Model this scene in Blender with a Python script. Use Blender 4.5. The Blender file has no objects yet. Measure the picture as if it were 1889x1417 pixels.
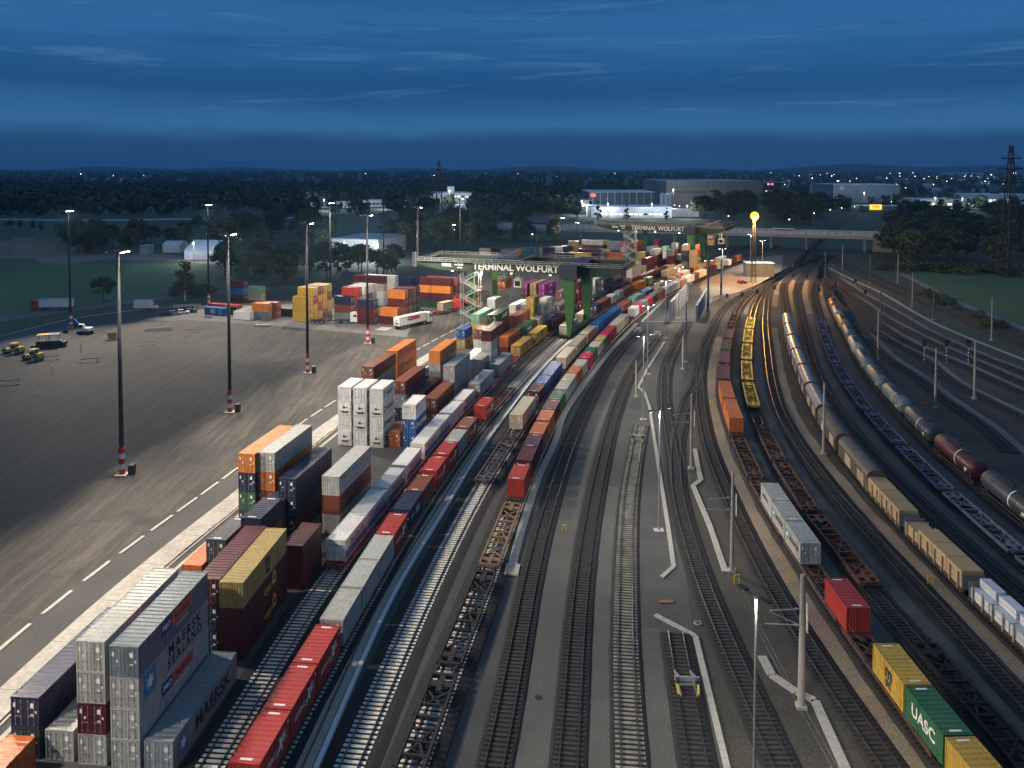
import bpy, bmesh, math, random, bisect
from math import *
from mathutils import Vector, Matrix
R=random.Random(7)
SC=bpy.context.scene; COL=SC.collection
# ---------------------------------------------------------------- surveying: photo pixel -> ground metres
F=1494.0; CX=944.5; CY=366.0; TH=radians(2.2); H=49.0
def U(x,y,z=0.0):
    a=(x-CX)/F; b=-(y-CY)/F; c,s=cos(TH),sin(TH)
    Y=c+b*s; Z=-s+b*c; t=(z-H)/Z
    return (a*t,Y*t)
def UY(x,y,Y):   # point at known depth -> (X,Z)
    a=(x-CX)/F; b=-(y-CY)/F; c,s=cos(TH),sin(TH)
    t=Y/(c+b*s)
    return (a*t, H+(-s+b*c)*t)
def PJ(X,Y,Z):
    c,s=cos(TH),sin(TH); Z=Z-H
    d=Y*c-Z*s; u=Y*s+Z*c
    return (CX+F*X/d, CY-F*u/d)
class Curve:
    """smooth polyline through control pts (world xy), arc length parametrised"""
    def __init__(s,pts,smooth=True,step=2.0):
        P=[tuple(p) for p in pts]
        if smooth and len(P)>2:
            out=[]
            for i in range(len(P)-1):
                p0=P[max(i-1,0)];p1=P[i];p2=P[i+1];p3=P[min(i+2,len(P)-1)]
                L=hypot(p2[0]-p1[0],p2[1]-p1[1]); n=max(2,int(L/step))
                d1=max(hypot(p1[0]-p0[0],p1[1]-p0[1]),1e-6);d2=max(L,1e-6);d3=max(hypot(p3[0]-p2[0],p3[1]-p2[1]),1e-6)
                m=[];
                for k in (0,1):
                    if i==0: m1=(p2[k]-p1[k])
                    else: m1=d2*((p1[k]-p0[k])/d1-(p2[k]-p0[k])/(d1+d2)+(p2[k]-p1[k])/d2)
                    if i==len(P)-2: m2=(p2[k]-p1[k])
                    else: m2=d2*((p2[k]-p1[k])/d2-(p3[k]-p1[k])/(d2+d3)+(p3[k]-p2[k])/d3)
                    m.append((m1,m2))
                for j in range(n):
                    t=j/n;t2=t*t;t3=t2*t
                    h=(2*t3-3*t2+1,t3-2*t2+t,-2*t3+3*t2,t3-t2)
                    out.append(tuple(h[0]*p1[k]+h[1]*m[k][0]+h[2]*p2[k]+h[3]*m[k][1] for k in (0,1)))
            out.append(P[-1])
            for _ in range(12):
                out=[out[0]]+[((a[0]+2*b[0]+c[0])/4,(a[1]+2*b[1]+c[1])/4) for a,b,c in zip(out,out[1:],out[2:])]+[out[-1]]
            P=out
        s.P=P; s.S=[0.0]
        for a,b in zip(P,P[1:]): s.S.append(s.S[-1]+hypot(b[0]-a[0],b[1]-a[1]))
        s.L=s.S[-1]
    def idx(s,d):
        import bisect
        return min(max(bisect.bisect_right(s.S,d)-1,0),len(s.P)-2)
    def at(s,d,off=0.0):
        i=s.idx(d); a,b=s.P[i],s.P[i+1]; L=s.S[i+1]-s.S[i]; t=(d-s.S[i])/L
        ux,uy=(b[0]-a[0])/L,(b[1]-a[1])/L
        # smoothed heading
        return (a[0]+ux*L*t+uy*off, a[1]+uy*L*t-ux*off, atan2(ux,uy))
    def near(s,x,y):
        best=(1e18,0,0)
        for i in range(len(s.P)-1):
            a,b=s.P[i],s.P[i+1];dx,dy=b[0]-a[0],b[1]-a[1];L2=dx*dx+dy*dy
            t=((x-a[0])*dx+(y-a[1])*dy)/L2
            if i>0:t=max(t,0)
            if i<len(s.P)-2:t=min(t,1)
            qx,qy=a[0]+dx*t,a[1]+dy*t; d=(x-qx)**2+(y-qy)**2
            if d<best[0]: best=(d,s.S[i]+t*(s.S[i+1]-s.S[i]),((x-a[0])*dy-(y-a[1])*dx)/sqrt(L2))
        return best[1],best[2]   # station, signed offset (+ right)
    def station_y(s,ypx,z,off=0.0):
        lo,hi=-30.0,s.L
        for _ in range(60):
            m=(lo+hi)/2; x,y,h=s.at(m,off)
            if y<5 or PJ(x,y,z)[1]>ypx: lo=m
            else: hi=m
        return lo
def C(*px,**k): return Curve([U(*p) for p in px],**k)

# ---------------------------------------------------------------- materials
MATS={}
def N(nt,t,**k):
    n=nt.nodes.new(t)
    for a,b in k.items():
        if a in n.inputs.keys() if isinstance(a,str) else False: n.inputs[a].default_value=b
        else: setattr(n,a,b)
    return n
def base_mat(name):
    m=bpy.data.materials.new(name); m.use_nodes=True; nt=m.node_tree
    b=nt.nodes['Principled BSDF']; return m,nt,b
def rgba(c): return (c[0],c[1],c[2],1)
def mix(nt,fac,a,b,blend='MIX'):
    n=nt.nodes.new('ShaderNodeMix'); n.data_type='RGBA'; n.blend_type=blend
    for v,i in ((fac,0),(a,6),(b,7)):
        if hasattr(v,'is_output') or isinstance(v,bpy.types.NodeSocket): nt.links.new(v,n.inputs[i])
        else: n.inputs[i].default_value=v if i==0 else rgba(v)
    return n.outputs[2]
def noise(nt,vec,scale,detail=4,rough=.6,dist=0):
    n=nt.nodes.new('ShaderNodeTexNoise'); n.inputs['Scale'].default_value=scale; n.inputs['Detail'].default_value=detail
    n.inputs['Roughness'].default_value=rough; n.inputs['Distortion'].default_value=dist
    if vec is not None: nt.links.new(vec,n.inputs['Vector'])
    return n.outputs['Fac']
def ramp(nt,fac,*st):
    n=nt.nodes.new('ShaderNodeValToRGB'); cr=n.color_ramp
    while len(cr.elements)<len(st): cr.elements.new(.5)
    for e,(p,c) in zip(cr.elements,st):
        e.position=p; e.color=rgba(c) if not isinstance(c,(int,float)) else (c,c,c,1)
    nt.links.new(fac,n.inputs[0]); return n.outputs[0]
def coords(nt,scale=(1,1,1),rot=0,kind='Object'):
    t=nt.nodes.new('ShaderNodeTexCoord'); mp=nt.nodes.new('ShaderNodeMapping')
    mp.inputs['Scale'].default_value=scale; mp.inputs['Rotation'].default_value=(0,0,rot)
    nt.links.new(t.outputs[kind],mp.inputs[0]); return mp.outputs[0]
def bump(nt,b,h,st=.3,dist=.02):
    n=nt.nodes.new('ShaderNodeBump'); n.inputs['Strength'].default_value=st; n.inputs['Distance'].default_value=dist
    nt.links.new(h,n.inputs['Height']); nt.links.new(n.outputs[0],b.inputs['Normal'])
def M(name,col,rough=.6,metal=0.0,var=.25,scale=2.0,dirt=(.05,.045,.04),amt=.35,stretch=(1,1,1),rand=.12):
    """paint / metal / concrete with grime of its own"""
    if name in MATS: return MATS[name]
    m,nt,b=base_mat(name); v=coords(nt,stretch)
    n1=noise(nt,v,scale,5,.65); n2=noise(nt,v,scale*6,3,.6)
    f=ramp(nt,n1,(.45,0.),(.8,amt)); c=mix(nt,f,col,dirt)
    f2=ramp(nt,n2,(.3,1-var),(.7,1+var*.4)); c=mix(nt,1.0,c,f2,'MULTIPLY')
    if rand:
        oi=nt.nodes.new('ShaderNodeObjectInfo'); r=ramp(nt,oi.outputs['Random'],(0,1-rand),(1,1+rand)); c=mix(nt,1.0,c,r,'MULTIPLY')
    nt.links.new(c,b.inputs['Base Color']); b.inputs['Metallic'].default_value=metal
    rr=ramp(nt,n1,(.3,max(rough-.1,.05)),(.75,min(rough+.18,1))); nt.links.new(rr,b.inputs['Roughness'])
    MATS[name]=m; return m
def EM(name,col,s):
    if name in MATS: return MATS[name]
    m,nt,b=base_mat(name); b.inputs['Base Color'].default_value=rgba(col)
    b.inputs['Emission Color'].default_value=rgba(col); b.inputs['Emission Strength'].default_value=s
    m.cycles.emission_sampling='NONE'
    MATS[name]=m; return m
def CONT(name,col,rust=.35,rough=.42):
    """container paint: faded, streaked from the top rails, rust freckles, worn roof patches"""
    k='container_'+name
    if k in MATS: return MATS[k]
    m,nt,b=base_mat(k)
    oi=nt.nodes.new('ShaderNodeObjectInfo')
    t=nt.nodes.new('ShaderNodeTexCoord'); ad=nt.nodes.new('ShaderNodeVectorMath'); ad.operation='MULTIPLY_ADD'
    cb=nt.nodes.new('ShaderNodeCombineXYZ'); 
    for i in range(3): nt.links.new(oi.outputs['Random'],cb.inputs[i])
    nt.links.new(cb.outputs[0],ad.inputs[0]); ad.inputs[1].default_value=(71,53,37); nt.links.new(t.outputs['Object'],ad.inputs[2])
    mp=nt.nodes.new('ShaderNodeMapping'); mp.inputs['Scale'].default_value=(1.6,1.6,.22); nt.links.new(ad.outputs[0],mp.inputs[0])
    big=noise(nt,ad.outputs[0],.7,4,.6); st=noise(nt,mp.outputs[0],2.2,6,.7); fine=noise(nt,ad.outputs[0],9,4,.7)
    fade=tuple(min(1,.86*c+.03) for c in col)
    c=mix(nt,ramp(nt,big,(.42,0.),(.72,.55)),col,fade)
    c=mix(nt,ramp(nt,st,(.42,0.),(.70,.75)),c,tuple(.40*x+.012 for x in col))
    c=mix(nt,ramp(nt,fine,(.56,0.),(.72,rust*1.6)),c,(.10,.042,.02))
    g=nt.nodes.new('ShaderNodeNewGeometry'); sx=nt.nodes.new('ShaderNodeSeparateXYZ'); nt.links.new(g.outputs['Normal'],sx.inputs[0])
    up=ramp(nt,sx.outputs[2],(.6,0.),(.9,1.)); pat=noise(nt,ad.outputs[0],1.1,6,.75,.6)
    pm=ramp(nt,pat,(.5,0.),(.68,.6)); pm=mix(nt,1.0,pm,up,'MULTIPLY')
    c=mix(nt,pm,c,tuple(.70*x+.035 for x in col))
    r=ramp(nt,oi.outputs['Random'],(0,.82),(1,1.12)); c=mix(nt,1.0,c,r,'MULTIPLY')
    nt.links.new(c,b.inputs['Base Color'])
    nt.links.new(ramp(nt,st,(.3,rough-.14),(.75,rough+.2)),b.inputs['Roughness'])
    b.inputs['Specular IOR Level'].default_value=.35
    MATS[k]=m; return m
PAL=dict(g=((.40,.41,.39),'light grey'),w=((.74,.74,.71),'white'),o=((.62,.20,.03),'orange'),b=((.20,.055,.03),'rust brown'),r=((.42,.035,.028),'red'),
 m=((.085,.010,.017),'maroon'),n=((.010,.018,.058),'navy blue'),B=((.02,.10,.33),'bright blue'),G=((.025,.12,.05),'green'),y=((.58,.36,.05),'yellow'),
 t=((.42,.31,.11),'mustard tan'),k=((.045,.055,.068),'dark grey'),p=((.30,.02,.25),'magenta'),s=((.16,.20,.23),'slate grey'),c=((.52,.46,.34),'cream'),
 l=((.22,.42,.30),'pale green'),d=((.012,.055,.035),'dark green'),C=((.55,.02,.06),'crimson'),O=((.50,.13,.035),'orange brown'),P=((.09,.02,.05),'plum'),T=((.05,.16,.17),'teal'),M=((.30,.34,.36),'blue grey'))
def cm(k): return CONT(PAL[k][1].replace(' ','_'),PAL[k][0],.2 if k in 'wcg' else .4)

# ---------------------------------------------------------------- mesh builder
class MB:
    def __init__(s): s.v=[];s.f=[];s.m=[]
    def add(s,vs,fs,mi=0):
        o=len(s.v); s.v+=[tuple(v) for v in vs]
        for f in fs: s.f.append(tuple(i+o for i in f)); s.m.append(mi)
        return s
    def box(s,cx,cy,cz,sx,sy,sz,rot=0.0,mi=0):
        c,n=cos(rot),sin(rot); vs=[]
        for dz in (-.5,.5):
            for dx,dy in ((-.5,-.5),(.5,-.5),(.5,.5),(-.5,.5)):
                x,y=dx*sx,dy*sy; vs.append((cx+x*c-y*n,cy+x*n+y*c,cz+dz*sz))
        return s.add(vs,[(3,2,1,0),(4,5,6,7),(0,1,5,4),(1,2,6,5),(2,3,7,6),(3,0,4,7)],mi)
    def bar(s,p,q,w,h=None,mi=0,w2=None,h2=None):
        h=h or w; w2=w2 or w; h2=h2 or h; p=Vector(p);q=Vector(q); d=(q-p).normalized()
        up=Vector((0,0,1)) if abs(d.z)<.95 else Vector((0,1,0))
        a=d.cross(up).normalized(); b=a.cross(d).normalized(); vs=[]
        for o,W,Hh in ((p,w,h),(q,w2,h2)):
            for i,j in ((-.5,-.5),(.5,-.5),(.5,.5),(-.5,.5)): vs.append(o+a*(i*W)+b*(j*Hh))
        return s.add(vs,[(0,1,2,3),(7,6,5,4),(0,4,5,1),(1,5,6,2),(2,6,7,3),(3,7,4,0)],mi)
    def tube(s,p,q,r0,r1=None,n=8,mi=0,caps=True):
        r1=r0 if r1 is None else r1; p=Vector(p);q=Vector(q); d=(q-p).normalized()
        up=Vector((0,0,1)) if abs(d.z)<.95 else Vector((0,1,0))
        a=d.cross(up).normalized(); b=a.cross(d).normalized(); vs=[]
        for o,r in ((p,r0),(q,r1)):
            for i in range(n):
                t=2*pi*i/n; vs.append(o+a*(r*cos(t))+b*(r*sin(t)))
        fs=[(i,(i+1)%n,n+(i+1)%n,n+i) for i in range(n)]
        if caps: fs+=[tuple(range(n-1,-1,-1)),tuple(range(n,2*n))]
        return s.add(vs,fs,mi)
    def poly(s,pts,z0,z1,mi=0):
        n=len(pts); vs=[(x,y,z0) for x,y in pts]+[(x,y,z1) for x,y in pts]
        return s.add(vs,[tuple(range(n-1,-1,-1)),tuple(range(n,2*n))]+[(i,(i+1)%n,n+(i+1)%n,n+i) for i in range(n)],mi)
    def sphere(s,c,r,n=8,mi=0,sz=1.0):
        vs=[];fs=[]; m=max(4,n//2+1)
        for i in range(m+1):
            ph=pi*i/m
            for j in range(n):
                t=2*pi*j/n; vs.append((c[0]+r*sin(ph)*cos(t),c[1]+r*sin(ph)*sin(t),c[2]+r*sz*cos(ph)))
        for i in range(m):
            for j in range(n): fs.append((i*n+j,(i+1)*n+j,(i+1)*n+(j+1)%n,i*n+(j+1)%n))
        return s.add(vs,fs,mi)
    def mesh(s,name,mats,smooth=False):
        me=bpy.data.meshes.new(name); me.from_pydata(s.v,[],s.f)
        for m in mats: me.materials.append(m)
        if len(mats)>1: me.polygons.foreach_set('material_index',s.m)
        if smooth: me.polygons.foreach_set('use_smooth',[True]*len(me.polygons))
        me.update(); return me
    def build(s,name,mats,parent=None,loc=(0,0,0),rz=0.0,smooth=False):
        if not isinstance(mats,(list,tuple)): mats=[mats]
        return obj(name,s.mesh(name,mats,smooth),parent,loc,rz)
def obj(name,me,parent=None,loc=(0,0,0),rz=0.0,mat=None):
    o=bpy.data.objects.new(name,me); COL.objects.link(o); o.location=loc; o.rotation_euler=(0,0,rz)
    if parent is not None: o.parent=parent
    if mat is not None:
        o.material_slots[0].link='OBJECT'; o.material_slots[0].material=mat
    return o
def tag(o,label,cat,group=None):
    o['label']=label; o['category']=cat
    if group: o['group']=group
    return o
def thing(name,label,cat,loc=(0,0,0),rz=0.0,group=None):
    o=bpy.data.objects.new(name,None); COL.objects.link(o); o.location=loc; o.rotation_euler=(0,0,rz); o.empty_display_size=.2
    return tag(o,label,cat,group)
def struct(o,kind='structure'): o['kind']=kind; return o
def dup(root,loc,rz,label=None,mats=None):
    def cp(o,par):
        c=o.copy(); COL.objects.link(c); c.parent=par
        if mats and o.name.split('.')[0] in mats and len(c.material_slots):
            c.material_slots[0].link='OBJECT'; c.material_slots[0].material=mats[o.name.split('.')[0]]
        for ch in list(o.children): cp(ch,c)
        return c
    r=cp(root,None); r.location=loc; r.rotation_euler=(0,0,rz)
    if label: r['label']=label
    return r
def ribbon(mb,cv,o0,o1,z,s0=0,s1=None,step=4.0,mi=0,z2=None):
    s1=cv.L if s1 is None else s1; n=max(1,int((s1-s0)/step)); vs=[]
    for i in range(n+1):
        d=s0+(s1-s0)*i/n; a=cv.at(d,o0); b=cv.at(d,o1); vs+=[(a[0],a[1],z),(b[0],b[1],z if z2 is None else z2)]
    return mb.add(vs,[(2*i,2*i+1,2*i+3,2*i+2) for i in range(n)],mi)
def sweep(mb,cv,off,w,z0,z1,s0=0,s1=None,step=4.0,mi=0):
    """box section swept along a curve"""
    s1=cv.L if s1 is None else s1; n=max(1,int((s1-s0)/step)); vs=[]
    for i in range(n+1):
        d=s0+(s1-s0)*i/n; a=cv.at(d,off-w/2); b=cv.at(d,off+w/2)
        vs+=[(a[0],a[1],z0),(b[0],b[1],z0),(b[0],b[1],z1),(a[0],a[1],z1)]
    fs=[(0,1,2,3),(4*n+3,4*n+2,4*n+1,4*n)]
    for i in range(n):
        k=4*i; fs+=[(k+3,k+2,k+6,k+7),(k+1,k+5,k+6,k+2),(k,k+3,k+7,k+4)]
    return mb.add(vs,fs,mi)
TXT={}
def text_mesh(s,size,mat,bold=.012,shear=0.0,spacing=1.0,ext=0.0):
    k=(s,size,mat.name,bold,shear,spacing)
    if k in TXT: return TXT[k]
    cu=bpy.data.curves.new('lettering','FONT'); cu.body=s; cu.size=size; cu.align_x='CENTER'; cu.align_y='CENTER'; cu.offset=bold*size; cu.shear=shear
    cu.space_character=spacing; cu.space_line=.8; cu.resolution_u=3; cu.extrude=ext
    o=bpy.data.objects.new('tmp',cu); COL.objects.link(o); dg=bpy.context.evaluated_depsgraph_get()
    me=bpy.data.meshes.new_from_object(o.evaluated_get(dg)); me.name='lettering'; bpy.data.objects.remove(o)
    me.materials.clear(); me.materials.append(mat); TXT[k]=me; return me
def lettering(parent,s,size,mat,loc,side='R',**k):
    o=obj('lettering',text_mesh(s,size,mat,**k),parent,loc)
    o.rotation_euler={'R':(pi/2,0,pi/2),'L':(pi/2,0,-pi/2),'F':(pi/2,0,0)}[side]; return o

# ---------------------------------------------------------------- shared materials
asphalt_dark=None
steel=M('galvanised_steel',(.42,.43,.44),.45,.6,amt=.25)
dsteel=M('dark_steel',(.05,.05,.055),.5,.5)
rail_m=M('rail_steel',(.20,.16,.13),.3,.85,amt=.3,scale=.3)
rust=M('rusty_steel',(.10,.048,.03),.7,.2,amt=.6,scale=1.2,dirt=(.05,.03,.025))
rusto=M('orange_rust_steel',(.20,.065,.03),.65,.1,amt=.5,scale=1.2)
conc=M('concrete',(.36,.35,.33),.85,0,amt=.45,scale=.8,dirt=(.16,.15,.135),rand=.05)
concl=M('pale_concrete',(.40,.375,.335),.85,0,amt=.4,scale=.9,dirt=(.25,.23,.2),rand=.05)
black=M('black_rubber',(.02,.02,.02),.8,0,amt=.2)
glass=M('dark_glass',(.02,.03,.04),.08,0,amt=.1,var=.05)
white_p=M('white_paint',(.72,.72,.70),.45,0,amt=.2,scale=1)
red_p=M('red_paint',(.50,.03,.03),.45,0,amt=.2)
yel_p=M('yellow_paint',(.66,.42,.03),.45,0,amt=.2)
yel_w=M('yellow_wagon_paint',(.85,.52,.015),.45,0,amt=.3,scale=1.5)
org_p=M('orange_paint',(.70,.16,.02),.4,0,amt=.2)
blu_p=M('blue_paint',(.03,.12,.34),.4,0,amt=.25)
blk_t=M('black_lettering',(.015,.016,.02),.6,0,amt=0,rand=0)
wht_t=M('white_lettering',(.78,.78,.76),.6,0,amt=.1,rand=0)
yel_t=M('gold_lettering',(.70,.52,.10),.6,0,amt=.1,rand=0)
nav_t=M('navy_lettering',(.02,.03,.16),.6,0,amt=.1,rand=0)
red_t=M('red_lettering',(.50,.05,.04),.6,0,amt=.1,rand=0)
blu_t=M('blue_decal',(.04,.22,.40),.6,0,amt=.1,rand=0)
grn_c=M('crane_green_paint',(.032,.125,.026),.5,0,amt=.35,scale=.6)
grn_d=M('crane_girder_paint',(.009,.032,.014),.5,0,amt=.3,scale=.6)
slabm=M('runway_concrete',(.35,.33,.30),.85,0,amt=.5,scale=.25,dirt=(.12,.11,.10),rand=0)
nvy_c=M('crane_housing_paint',(.012,.017,.035),.45,0,amt=.2)
lampw=EM('warm_white_lamp',(1,.86,.66),60)
lampc=EM('white_led_lamp',(1,.93,.82),45)
lampo=EM('sodium_lamp',(1,.40,.03),4.5)
lamp_s=EM('small_white_lamp',(1,.85,.6),14)
lit_w=EM('lit_window',(1,.80,.50),1.6)
sig_r=EM('red_signal',(1,.05,.02),6)
wood=M('sawn_timber',(.42,.30,.15),.75,0,amt=.4,scale=2.5,dirt=(.16,.10,.05))
wrapw=M('white_wrap',(.60,.62,.66),.5,0,amt=.25)
# ---------------------------------------------------------------- tracks
def G(name,col1,col2,scale,rough=.9,stretch=(1,1,1),rot=0,b=.4,fine=8,spots=None,bd=.03):
    m,nt,bs=base_mat(name); v=coords(nt,stretch,rot); n1=noise(nt,v,scale,6,.65); n2=noise(nt,coords(nt),scale*fine,4,.7)
    c=mix(nt,ramp(nt,n1,(.35,0.),(.68,1.)),col1,col2); c=mix(nt,1.0,c,ramp(nt,n2,(.3,.45),(.7,1.5)),'MULTIPLY')
    if spots: c=mix(nt,ramp(nt,noise(nt,coords(nt),spots[0],3,.5),(spots[1],0.),(spots[1]+.04,1.)),c,spots[2])
    nt.links.new(c,bs.inputs['Base Color']); bs.inputs['Roughness'].default_value=rough
    if b: bump(nt,bs,n2,b,bd)
    MATS[name]=m; return m
bal_d=G('dark_ballast',(.008,.008,.009),(.016,.0155,.015),.25,fine=22,bd=.06)
bal_b=G('brown_ballast',(.016,.014,.012),(.034,.028,.023),.2,fine=22,bd=.06)
slp_c=M('concrete_sleeper',(.66,.63,.56),.85,0,amt=.35,scale=.6,dirt=(.22,.20,.17),rand=0)
slp_d=M('weathered_sleeper',(.038,.034,.031),.9,0,amt=.6,scale=.25,dirt=(.025,.022,.02),rand=0,var=.5)
slp_l=M('dusty_sleeper',(.24,.225,.19),.9,0,amt=.8,scale=.12,dirt=(.05,.045,.04),rand=0,var=.5)
slp_b=M('timber_sleeper',(.036,.029,.025),.9,0,amt=.6,scale=.3,rand=0,var=.5)
TR={}
def track(key,pts,slp,bal,smax=None,s0=0.0,ymax=340.0,bw=1.75,sh=.75):
    cv=pts if isinstance(pts,Curve) else C(*pts); TR[key]=cv
    if bal is bal_b or key in('T8','T9'): bw,sh=1.40,.32
    root=bpy.data.objects.new('railway_track',None); COL.objects.link(root); struct(root); root['label']='railway track with rails and sleepers'
    e=cv.L if smax is None else smax
    mb=MB(); n=max(2,int((e-s0)/4)); vs=[]
    prof=((-bw-sh,.012),(-bw,.125),(bw,.125),(bw+sh,.012))
    for i in range(n+1):
        d=s0+(e-s0)*i/n
        for o,z in prof:
            p=cv.at(d,o); vs.append((p[0],p[1],z))
    mb.add(vs,[(4*i+j,4*i+j+1,4*i+j+5,4*i+j+4) for i in range(n) for j in range(3)]); mb.build('ballast',bal,root)
    for sg in (-1,1):
        mb=MB(); sweep(mb,cv,sg*.7525,.14,.17,.20,s0,e,3.0); sweep(mb,cv,sg*.7525,.075,.20,.33,s0,e,3.0); mb.build('rail',rail_m,root)
    mb=MB(); d=s0; rr=random.Random(len(TR))
    while d<e:
        x,y,h=cv.at(d)
        if y<ymax: mb.box(x,y,.125,2.5+rr.uniform(-.04,.04),.30,.12,-h+rr.uniform(-.01,.01))
        d+=.6
    if mb.f: mb.build('sleepers',slp,root)
    return cv
T1=Curve([(-28.5,20),(-26.3,45),(-24.6,64.1),(-22.2,91.7),(-18.6,112.7),(-14.1,138.7),(-7.9,167.6),(-1.1,196.4),(9.1,231.1),(20,262),(31,289),(46,322),(66,362),(95,415),(118,455),(150,510)])
T2=Curve([(-24.2,20),(-22.0,45),(-19.8,64.5),(-17.3,85.7),(-14.7,105.4),(-11.2,126),(-6.6,149.5),(-1.2,172),(6,200.5),(14.9,230.5),(26.2,263),(39.5,296),(54,328),(75,368),(102,417),(126,460),(156,510)])
T3=Curve([(-17.8,20),(-15.5,45),(-13.5,62.5),(-10.2,88.5),(-5.5,117.5),(.7,146.4),(6.6,171.5),(14.7,202.3),(23.1,230.3),(34.2,261),(45.9,290),(61.3,323),(81,364),(108,412),(133,455),(162,510)])
T4=Curve([(-12.8,20),(-10.6,45),(-8.7,60),(-3.5,92),(.5,115.8),(4.1,136.2),(9.6,162.5),(16.9,190.2),(26.5,223.4),(38.3,258),(50.4,288),(66.1,322),(86,360),(112,407),(138,453),(168,510)])
for k,t in (('T1',T1),('T2',T2),('T3',T3),('T4',T4)): track(k,t,slp_c,bal_d)
track('T5',Curve([(-9,20),(-5.5,40),(-1.4,64.6),(2.7,97.9),(8.3,131.1),(15.1,163.1),(17.8,174.2),(25.3,203.3),(33,226.2),(36.4,235.1)]),slp_d,bal_d,bw=1.42,sh=.22)
track('T6',Curve([(-2,20),(1.5,40),(4.6,64.6),(8,92.2),(14.9,132.3),(21.6,164.2),(30.2,197.7),(36.7,216.4),(41.1,229.8)]),slp_d,bal_d,bw=1.42,sh=.22)
track('T7',Curve([(6.5,30),(9.7,64.3),(12,84.2),(13.9,97),(16.4,112.8),(20.5,133.8),(24.6,152)]),slp_l,bal_d,bw=1.42,sh=.22)
track('T8',[(1300,1475),(1286,1417),(1271,1309),(1260.6,1253),(1246,1169)],slp_b,bal_d)
t9=Curve([(23.5,25),(22.3,50),(22,64.3),(22.1,74.6),(22.3,90),(23.2,104),(24.6,118),(27.5,136.1),(31.4,164.2),(34.6,182),(38.8,199.9),(43.7,216.1),(49.2,234),(55.6,253.5)])
track('T9',t9,slp_d,bal_d)
t10=Curve([(33.5,25),(31.6,50),(30.8,64.3),(30.3,77.5),(30.3,91.2),(31,105),(32.7,124),(34.2,138),(36.8,154),(44.5,190.3),(52.1,218),(59.2,239),(72.7,277),(83,299.3),(95,320),(117,360),(140,400),(160,440),(176,480)])
track('T10',t10,slp_b,bal_b)
track('T9b',Curve([(25.6,124),(28.6,140),(31.6,151),(36,166),(41,180),(45.5,194)]),slp_d,bal_b)
t11=Curve([(40,20),(36.8,45),(35.6,61),(35.6,81.5),(36.0,98),(36.9,114.8),(38.5,130),(40.5,144.5),(45.4,172),(52.8,199),(60.8,225.2),(67.4,247.4),(74.2,267),(82.5,289),(94,314),(109,345),(126,376),(147,410),(170,450)])
track('T11',t11,slp_b,bal_b)
t12=Curve([(43.5,20),(42,45),(41.5,64),(41.6,77.8),(41.4,92),(41.5,105),(42.5,118),(44.4,136),(48.2,159),(53.6,183),(61.4,210),(69.5,236),(78.5,263),(88,290),(95.5,309),(104,329),(114,350),(132,384),(150,412),(171,448)])
track('T12',t12,slp_b,bal_b)
t13=Curve([(49,20),(47.2,50),(46.8,74),(47.3,92),(47.8,109),(49.6,132.5),(53.3,158.9),(58.4,180),(69.6,219.3),(79,251),(89.3,282.9),(97.1,306.3),(105.3,328),(116,352),(135,387),(152,414),(172,446)])
track('T13',t13,slp_b,bal_b)
t14=Curve([(54.5,30),(52.5,60),(52.1,79),(52.4,92),(53.0,107),(54.5,123),(57,141),(61,161),(67.5,187),(75.5,217),(85,249),(93.5,275),(101,299),(107,318),(115,340),(127,366),(140,390),(155,416),(173,445)])
track('T14',t14,slp_b,bal_b)
t15=Curve([(60,40),(57.8,70),(58.1,90.1),(58.9,109),(60.6,129.4),(65.2,160),(70.7,184.5),(76.4,205),(87.5,241),(102.3,287.4),(110.2,311.6),(121,340),(131,364),(144,390),(158,418),(175,446)])
track('T15',t15,slp_b,bal_b)
t16=Curve([(65,40),(63,75),(63.3,99.2),(64.6,116.3),(66.8,134.8),(71.5,164),(78.1,192),(89.3,229.8),(98.8,258.4),(112,298),(122,325),(134,353),(149,385),(163,420),(178,448)])
track('T16',t16,slp_b,bal_b)
t17=Curve([(71.5,50),(69.5,85),(70.4,112),(71.6,123),(73.2,139),(76,153.7),(80.3,175),(86.5,199),(94.4,225),(103,254),(111,279),(120,306),(129,331),(139,364),(153,398),(166,425),(180,450)])
track('T17',t17,slp_b,bal_b)
far=[[(1864,835),(1798,776),(1732,733.5),(1693,698),(1640,665),(1590,612),(1553,560),(1530,520)],[(1889+60,815),(1889,774),(1822,740),(1756,707),(1699,660),(1640,629.5),(1580,580),(1535,530)],
 [(1950,752),(1889,728),(1838,706),(1772,674),(1706,648),(1640,612),(1585,568),(1540,528)],[(1950,735),(1889,710),(1826,681),(1759,652),(1697,623),(1640,594),(1585,556),(1545,525)],[(1950,710),(1889,689),(1772,642.7),(1706,612),(1640,573),(1590,545),(1550,519),(1520,500)],
 [(1950,662),(1889,639),(1785,595),(1706,560),(1640,533),(1585,507),(1540,484),(1500,462)],[(1950,643),(1889,623),(1785,580.7),(1724,555.6),(1640,522.6),(1590,500),(1545,479),(1506,459)]]
for i,f in enumerate(far): track('R%d'%i,f,slp_b,bal_b,ymax=230)
# throat and line beyond the bridge
for i,f in enumerate([[(1432,518),(1458,495),(1480,470),(1500,450),(1518,432),(1540,410),(1580,393),(1640,380)],[(1440,515),(1468,490),(1489,468),(1508,450),(1528,430),(1552,408),(1592,391),(1660,379)],[(1530,520),(1508,485),(1502,465),(1516,445),(1538,425),(1566,405),(1604,390),(1670,379)]]):
    track('F%d'%i,f,slp_b,bal_b,ymax=10)
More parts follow.
